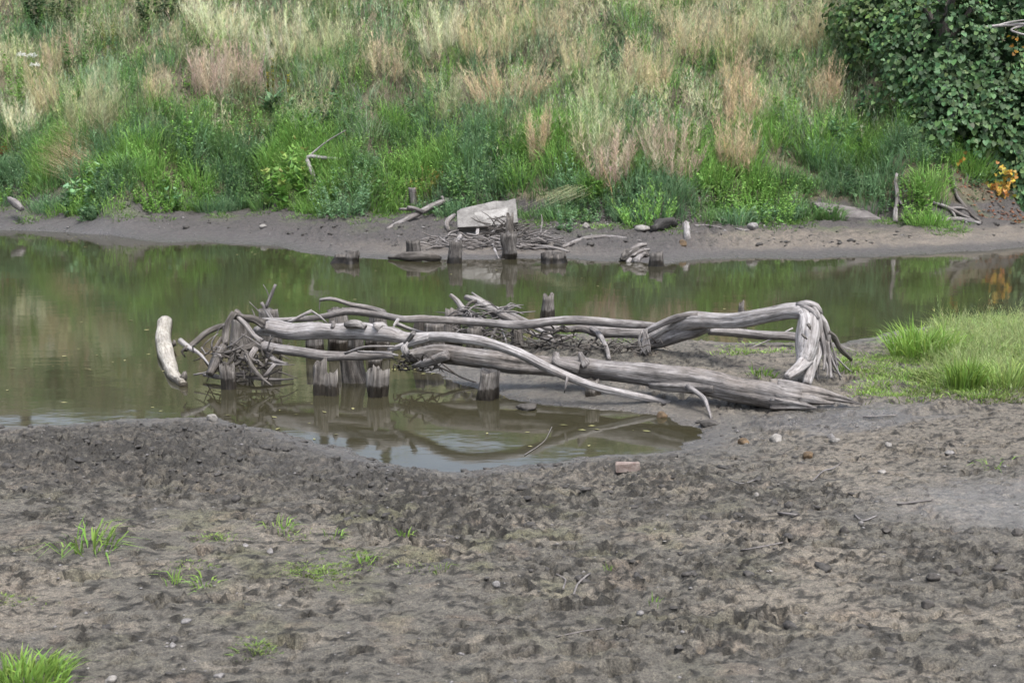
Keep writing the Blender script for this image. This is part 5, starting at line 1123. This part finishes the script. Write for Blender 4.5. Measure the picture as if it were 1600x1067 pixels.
crown = vgc.obj('crown', M_LEAF, tb0, vine, kind='stuff'); vgi.obj('inner_foliage', M_LEAF, tb0, vine, kind='stuff')
lm = []
for v in range(3):   # shared leaf meshes for the leaves that stand out singly
    g = Veg(); g.hearts(np.zeros((1, 3)), np.array([[0, 1.0, 0]]), np.array([[.48, 0, 0]]), np.array([[[.07, .13, .06], [.10, .175, .07], [.05, .105, .055]][v]])); o = g.obj('leaf', M_LEAF, (0, 0, 0)); lm.append(o.data); bpy.data.objects.remove(o)
from mathutils import Matrix
random.Random(4).shuffle(front)
for i_, (p_, a_, s_, n_, L_) in enumerate(front[:280]):
    o = bpy.data.objects.new('leaf', lm[i_ % 3]); COL.objects.link(o); o.parent = vine
    M = Matrix((Vector(s_), Vector(a_), Vector(np.cross(s_, a_)))).transposed().to_4x4(); M = Matrix.Translation(Vector(p_) - vine.location) @ M @ Matrix.Scale(L_ * 1.15, 4)
    o.matrix_local = M
vg = Veg()
for px, py, n, sp in [(1563, 294, 46, .13), (1570, 266, 20, .09), (1576, 284, 22, .09), (1588, 75, 10, .16), (1505, 248, 6, .10), (1552, 300, 12, .10)]:
    c = P(px, py, 32.6 if py > 200 else 34.2); pt = c + vr.normal(0, sp, (n, 3)); A2 = unit(np.array([0, -.3, -1.]) + vr.normal(0, .5, (n, 3))) * .085; S2 = unit(np.cross(A2, vr.normal(0, .4, (n, 3)) + np.array([0, 1., 0]))) * .05
    vg.hearts(pt, A2, S2, vary([.40, .25, .05], n, vr, .3, .15))
o = vg.obj('autumn_leaves', M_LEAF, tb0, vine, kind='stuff'); o['label'] = 'sprays of orange and yellow leaves low on the vine'
# fallen reddish leaves under it
vg = Veg(); n = 260; gx = vr.uniform(P(1500, 340, 32)[0], P(1610, 340, 32)[0], n); gy = vr.uniform(31.6, 33.6, n); C0 = np.stack([gx, gy, H(gx, gy) + .02], -1); A2 = unit(vr.normal(0, 1, (n, 3)) * [1, 1, .4]) * .09
vg.leaves(C0, A2, unit(np.cross(A2, [0, 0, 1.])) * .04, vary([.20, .09, .05], n, vr)); vg.obj('fallen_leaves', M_LEAF, label='reddish dead leaves on the ground under the vine-covered tree', cat='leaves', kind='stuff')

# ------------------------------------------------------------------ wood on the crest of the hill (mirrored in the pool)
def crest_tree(x, Y, h, w, dens, seed, mat=M_LEAF):
    r = np.random.default_rng(seed); z0 = float(H(x, Y)); parts = tube_geo([(x, Y, z0 - .3), (x + .2, Y, z0 + h * .5), (x, Y + .2, z0 + h * .92)], [.2, .13, .03], 8, .5, seed=seed)
    g = Veg(); nb = int(11 * dens)
    cs = np.stack([x + r.normal(0, w * .32, nb), Y + r.normal(0, w * .3, nb), z0 + h * r.uniform(.18, 1.0, nb)], -1)
    for c in cs:
        n = 150; pt = c + r.normal(0, [w * .15, w * .15, h * .05], (n, 3)); A2 = unit(r.normal(size=(n, 3))) * .30; S2 = unit(np.cross(A2, r.normal(size=(n, 3)))) * .13; g.leaves(pt, A2, S2, vary(GR_D * 1.1, n, r))
    return parts, g
wood_parts, gw = [], Veg()
for k, (x, h, w, dns) in enumerate([(-23, 9, 5, 1), (-18.5, 10, 4.5, 1.1), (-14.5, 9, 4, 1.1), (-10.8, 10, 4, 1.1), (-7.2, 8, 3.4, 1.0), (-5.0, 9, 2.4, .8), (2.9, 9.5, 3.2, .9), (6.4, 10, 4, 1.1), (10.2, 9, 4, 1.1), (14.5, 10, 5, 1.1), (19.5, 10, 5, 1.1), (25, 10, 5, 1)]):
    pr_, g = crest_tree(x, 51.5 + (k % 3) * 1.3, h, w, dns, 500 + k); wood_parts.append(pr_); gw.add(np.vstack(g.V), np.vstack(g.T), np.vstack(g.C))
V, Fc, Gr = merge(wood_parts); wd = empty('woodland', (0, 50, 8)); tag(wd, 'dark wood along the crest of the hillside, mirrored in the pool', 'wood', None, 'stuff')
mesh_obj('trunks', V, Fc, M_DARK, (0, 50, 8), True, {'grain': Gr}, wd)['kind'] = 'stuff'; gw.obj('crowns', M_LEAF, (0, 50, 8), wd)['kind'] = 'stuff'
for px, w, lab in [(75, 60, 'dark shrub at the top edge, far left'), (255, 50, 'dark shrub at the top edge right of the yellow-green spire')]:
    leafy(px, -30, 34, w * 1.6, GR_D * .9, lab, 'dark_shrub', .14, .4, 22, 700, cat='shrub', lean=.25)

# ------------------------------------------------------------------ grass on the near side
def tussock(px, bot, hpx, wpx, n, col, label, tip=None, wid=.010, lean=.5, droop=.4, name='grass_tussock', side=(0, 0), k=1.0):
    b = G(px, bot); s = b[1] / F * k; wpx = wpx / k; n = int(n / k); wid = wid / k ** .7; vg = Veg(); r = np.random.default_rng(int(px * 5 + bot)); g_tuft(vg, b, hpx * s, wpx * s * .5, n, col, r, wid, lean, droop, tip, side)
    return vg.obj(name, M_GRASS, b, label=label, cat='grass')
GB = np.array([.20, .325, .065]); GB2 = np.array([.28, .39, .11])
tussock(1442, 560, 74, 96, 520, GB, 'bright green grass tussock at the water end of the right grass patch', wid=.014)
tussock(1508, 608, 66, 50, 260, GB * .85, 'upright grass tussock at the front of the right grass patch', wid=.012, lean=.3)
tussock(1572, 604, 60, 80, 300, GB2 * .9, 'pale grass tussock at the right edge of the photo', wid=.010)
vg = Veg(); r = np.random.default_rng(61)
GP = np.array([.30, .36, .15])
for _ in range(1400):
    px, py = r.uniform(1335, 1740), r.uniform(512, 626); b = G(px, py)
    if b[2] < .02: continue
    m = float(fbm(b[0] * 1.5, b[1] * 1.5, 63, 3)); inner = float(sstep(1400, 1500, px) * sstep(626, 585, py))
    if m < -.04 - .45 * inner or py < 575 - (px - 1340) * .45: continue
    c = [GB, GB2, GP * .8, GB * .8, np.array([.16, .2, .06])][r.integers(5)] * r.uniform(.65, 1.15)
    hgt = r.uniform(.03, .10) + inner * r.uniform(.03, .26) * (1.1 if py < 565 else .55)
    g_tuft(vg, b, hgt, r.uniform(.10, .24), int(24 + 26 * inner), c, r, wid=.006 + .004 * r.random(), lean=r.uniform(.5, 1.1), tip=GP * r.uniform(.8, 1.1) if r.random() < .5 * inner else None)
for _ in range(170):
    px, py = r.uniform(1480, 1760), r.uniform(515, 596); b = G(px, py); g_plume(vg, b, r.uniform(.25, .55), .3, 16, 150, GP * r.uniform(.8, 1.2), r, wid=.0045, bl=.2, lean=.35)
vg.obj('spit_grass', M_GRASS, label='pale feathery grass covering the right end of the spit', cat='grass', kind='stuff')
vg = Veg()
for _ in range(1000):
    px, py = r.uniform(1120, 1440), r.uniform(536, 640); b = G(px, py)
    on = (py < 556 and px < 1300) or (px > 1300 and 548 < py < 575) or (px > 1340 and 575 <= py < 622)
    if not on or b[2] < .015 or float(fbm(b[0] * 1.6, b[1] * 1.6, 63, 3)) < -.08: continue
    g_tuft(vg, b, r.uniform(.03, .09), .15, 30, (GB if r.random() < .6 else GB2) * r.uniform(.75, 1.1), r, wid=.008, lean=.7)
for _ in range(50):
    px, py = r.uniform(880, 1000), r.uniform(520, 534); b = G(px, py); g_tuft(vg, b, r.uniform(.02, .05), .14, 36, GB * r.uniform(.7, .95), r, wid=.01, lean=.8)
vg.obj('low_grass', M_GRASS, label='short green mat of grass on the spit around the arched trunk', cat='grass', kind='stuff')
tussock(1192, 588, 24, 44, 60, GB * .7, 'loose weed sprouting on the mud under the arched trunk', wid=.012, lean=.6)
tussock(1322, 580, 22, 36, 70, GB * .8, 'small grass tuft beside the hanging roots', wid=.010)
tussock(44, 1066, 58, 120, 460, GB * .9, 'thick green grass tuft in the bottom left corner', wid=.010, lean=.45, droop=.35, side=(.1, 0))
tussock(140, 858, 44, 90, 90, GB * .95, 'sparse long-bladed grass sprouting on the left mud', wid=.012, lean=.75, droop=.5, name='grass_sprout', k=1.35, side=(.2, 0))
tussock(268, 914, 36, 24, 22, GB, 'thin grass sprout left of centre on the lower mud', wid=.009, lean=.4, name='grass_sprout', k=1.35)
tussock(318, 912, 20, 34, 40, GB, 'small leafy sprout right of the thin one on the lower mud', wid=.012, lean=.9, name='grass_sprout', k=1.35)
tussock(437, 824, 24, 40, 40, GB * .95, 'small grass sprout above the green mat', wid=.010, lean=.7, name='grass_sprout', k=1.35)
tussock(634, 838, 24, 20, 18, GB, 'lone seedling sprouting right of the green mat', wid=.014, lean=.5, name='grass_sprout', k=1.35)
tussock(570, 880, 24, 18, 30, GB, 'upright green sprout at the right end of the green mat', wid=.012, lean=.35, name='grass_sprout', k=1.35)
tussock(688, 890, 22, 26, 20, GB * .8, 'faint thin sprout right of the upright one', wid=.006, lean=.6, name='grass_sprout', k=1.35)
tussock(520, 838, 20, 26, 26, GB * .9, 'tiny sprout behind the green mat', wid=.008, lean=.6, name='grass_sprout', k=1.35)
tussock(1555, 728, 14, 60, 40, GB * .85, 'small patch of grass sprouts on the far right mud', wid=.010, lean=.9, name='grass_sprout', k=1.35)
tussock(950, 890, 18, 12, 14, GB * .8, 'single thin sprout in the foreground right of centre', wid=.008, lean=.3, name='grass_sprout', k=1.35)
tussock(1022, 945, 22, 20, 14, GB * .7, 'wispy sprout near the long hoof print', wid=.007, lean=.4, name='grass_sprout', k=1.35)
vg = Veg()
for cx, cy, sx, sy, n in [(505, 893, 55, 15, 120), (335, 842, 22, 6, 26), (560, 868, 20, 8, 22), (400, 1012, 26, 9, 22), (10, 940, 26, 8, 22), (300, 886, 26, 6, 16), (660, 885, 30, 8, 10), (470, 838, 20, 6, 10)]:
    for _ in range(n):
        b = G(cx + r.normal(0, sx * .55), cy + r.normal(0, sy * .55)); g_tuft(vg, b, r.uniform(.022, .048), .07, 24, GB * np.array([1, .90, 1.1]) * r.uniform(.65, 1.0), r, wid=.008, lean=.9)
vg.obj('weed_mat', M_GRASS, label='low mats of tiny green seedlings on the near mud', cat='weeds', kind='stuff')
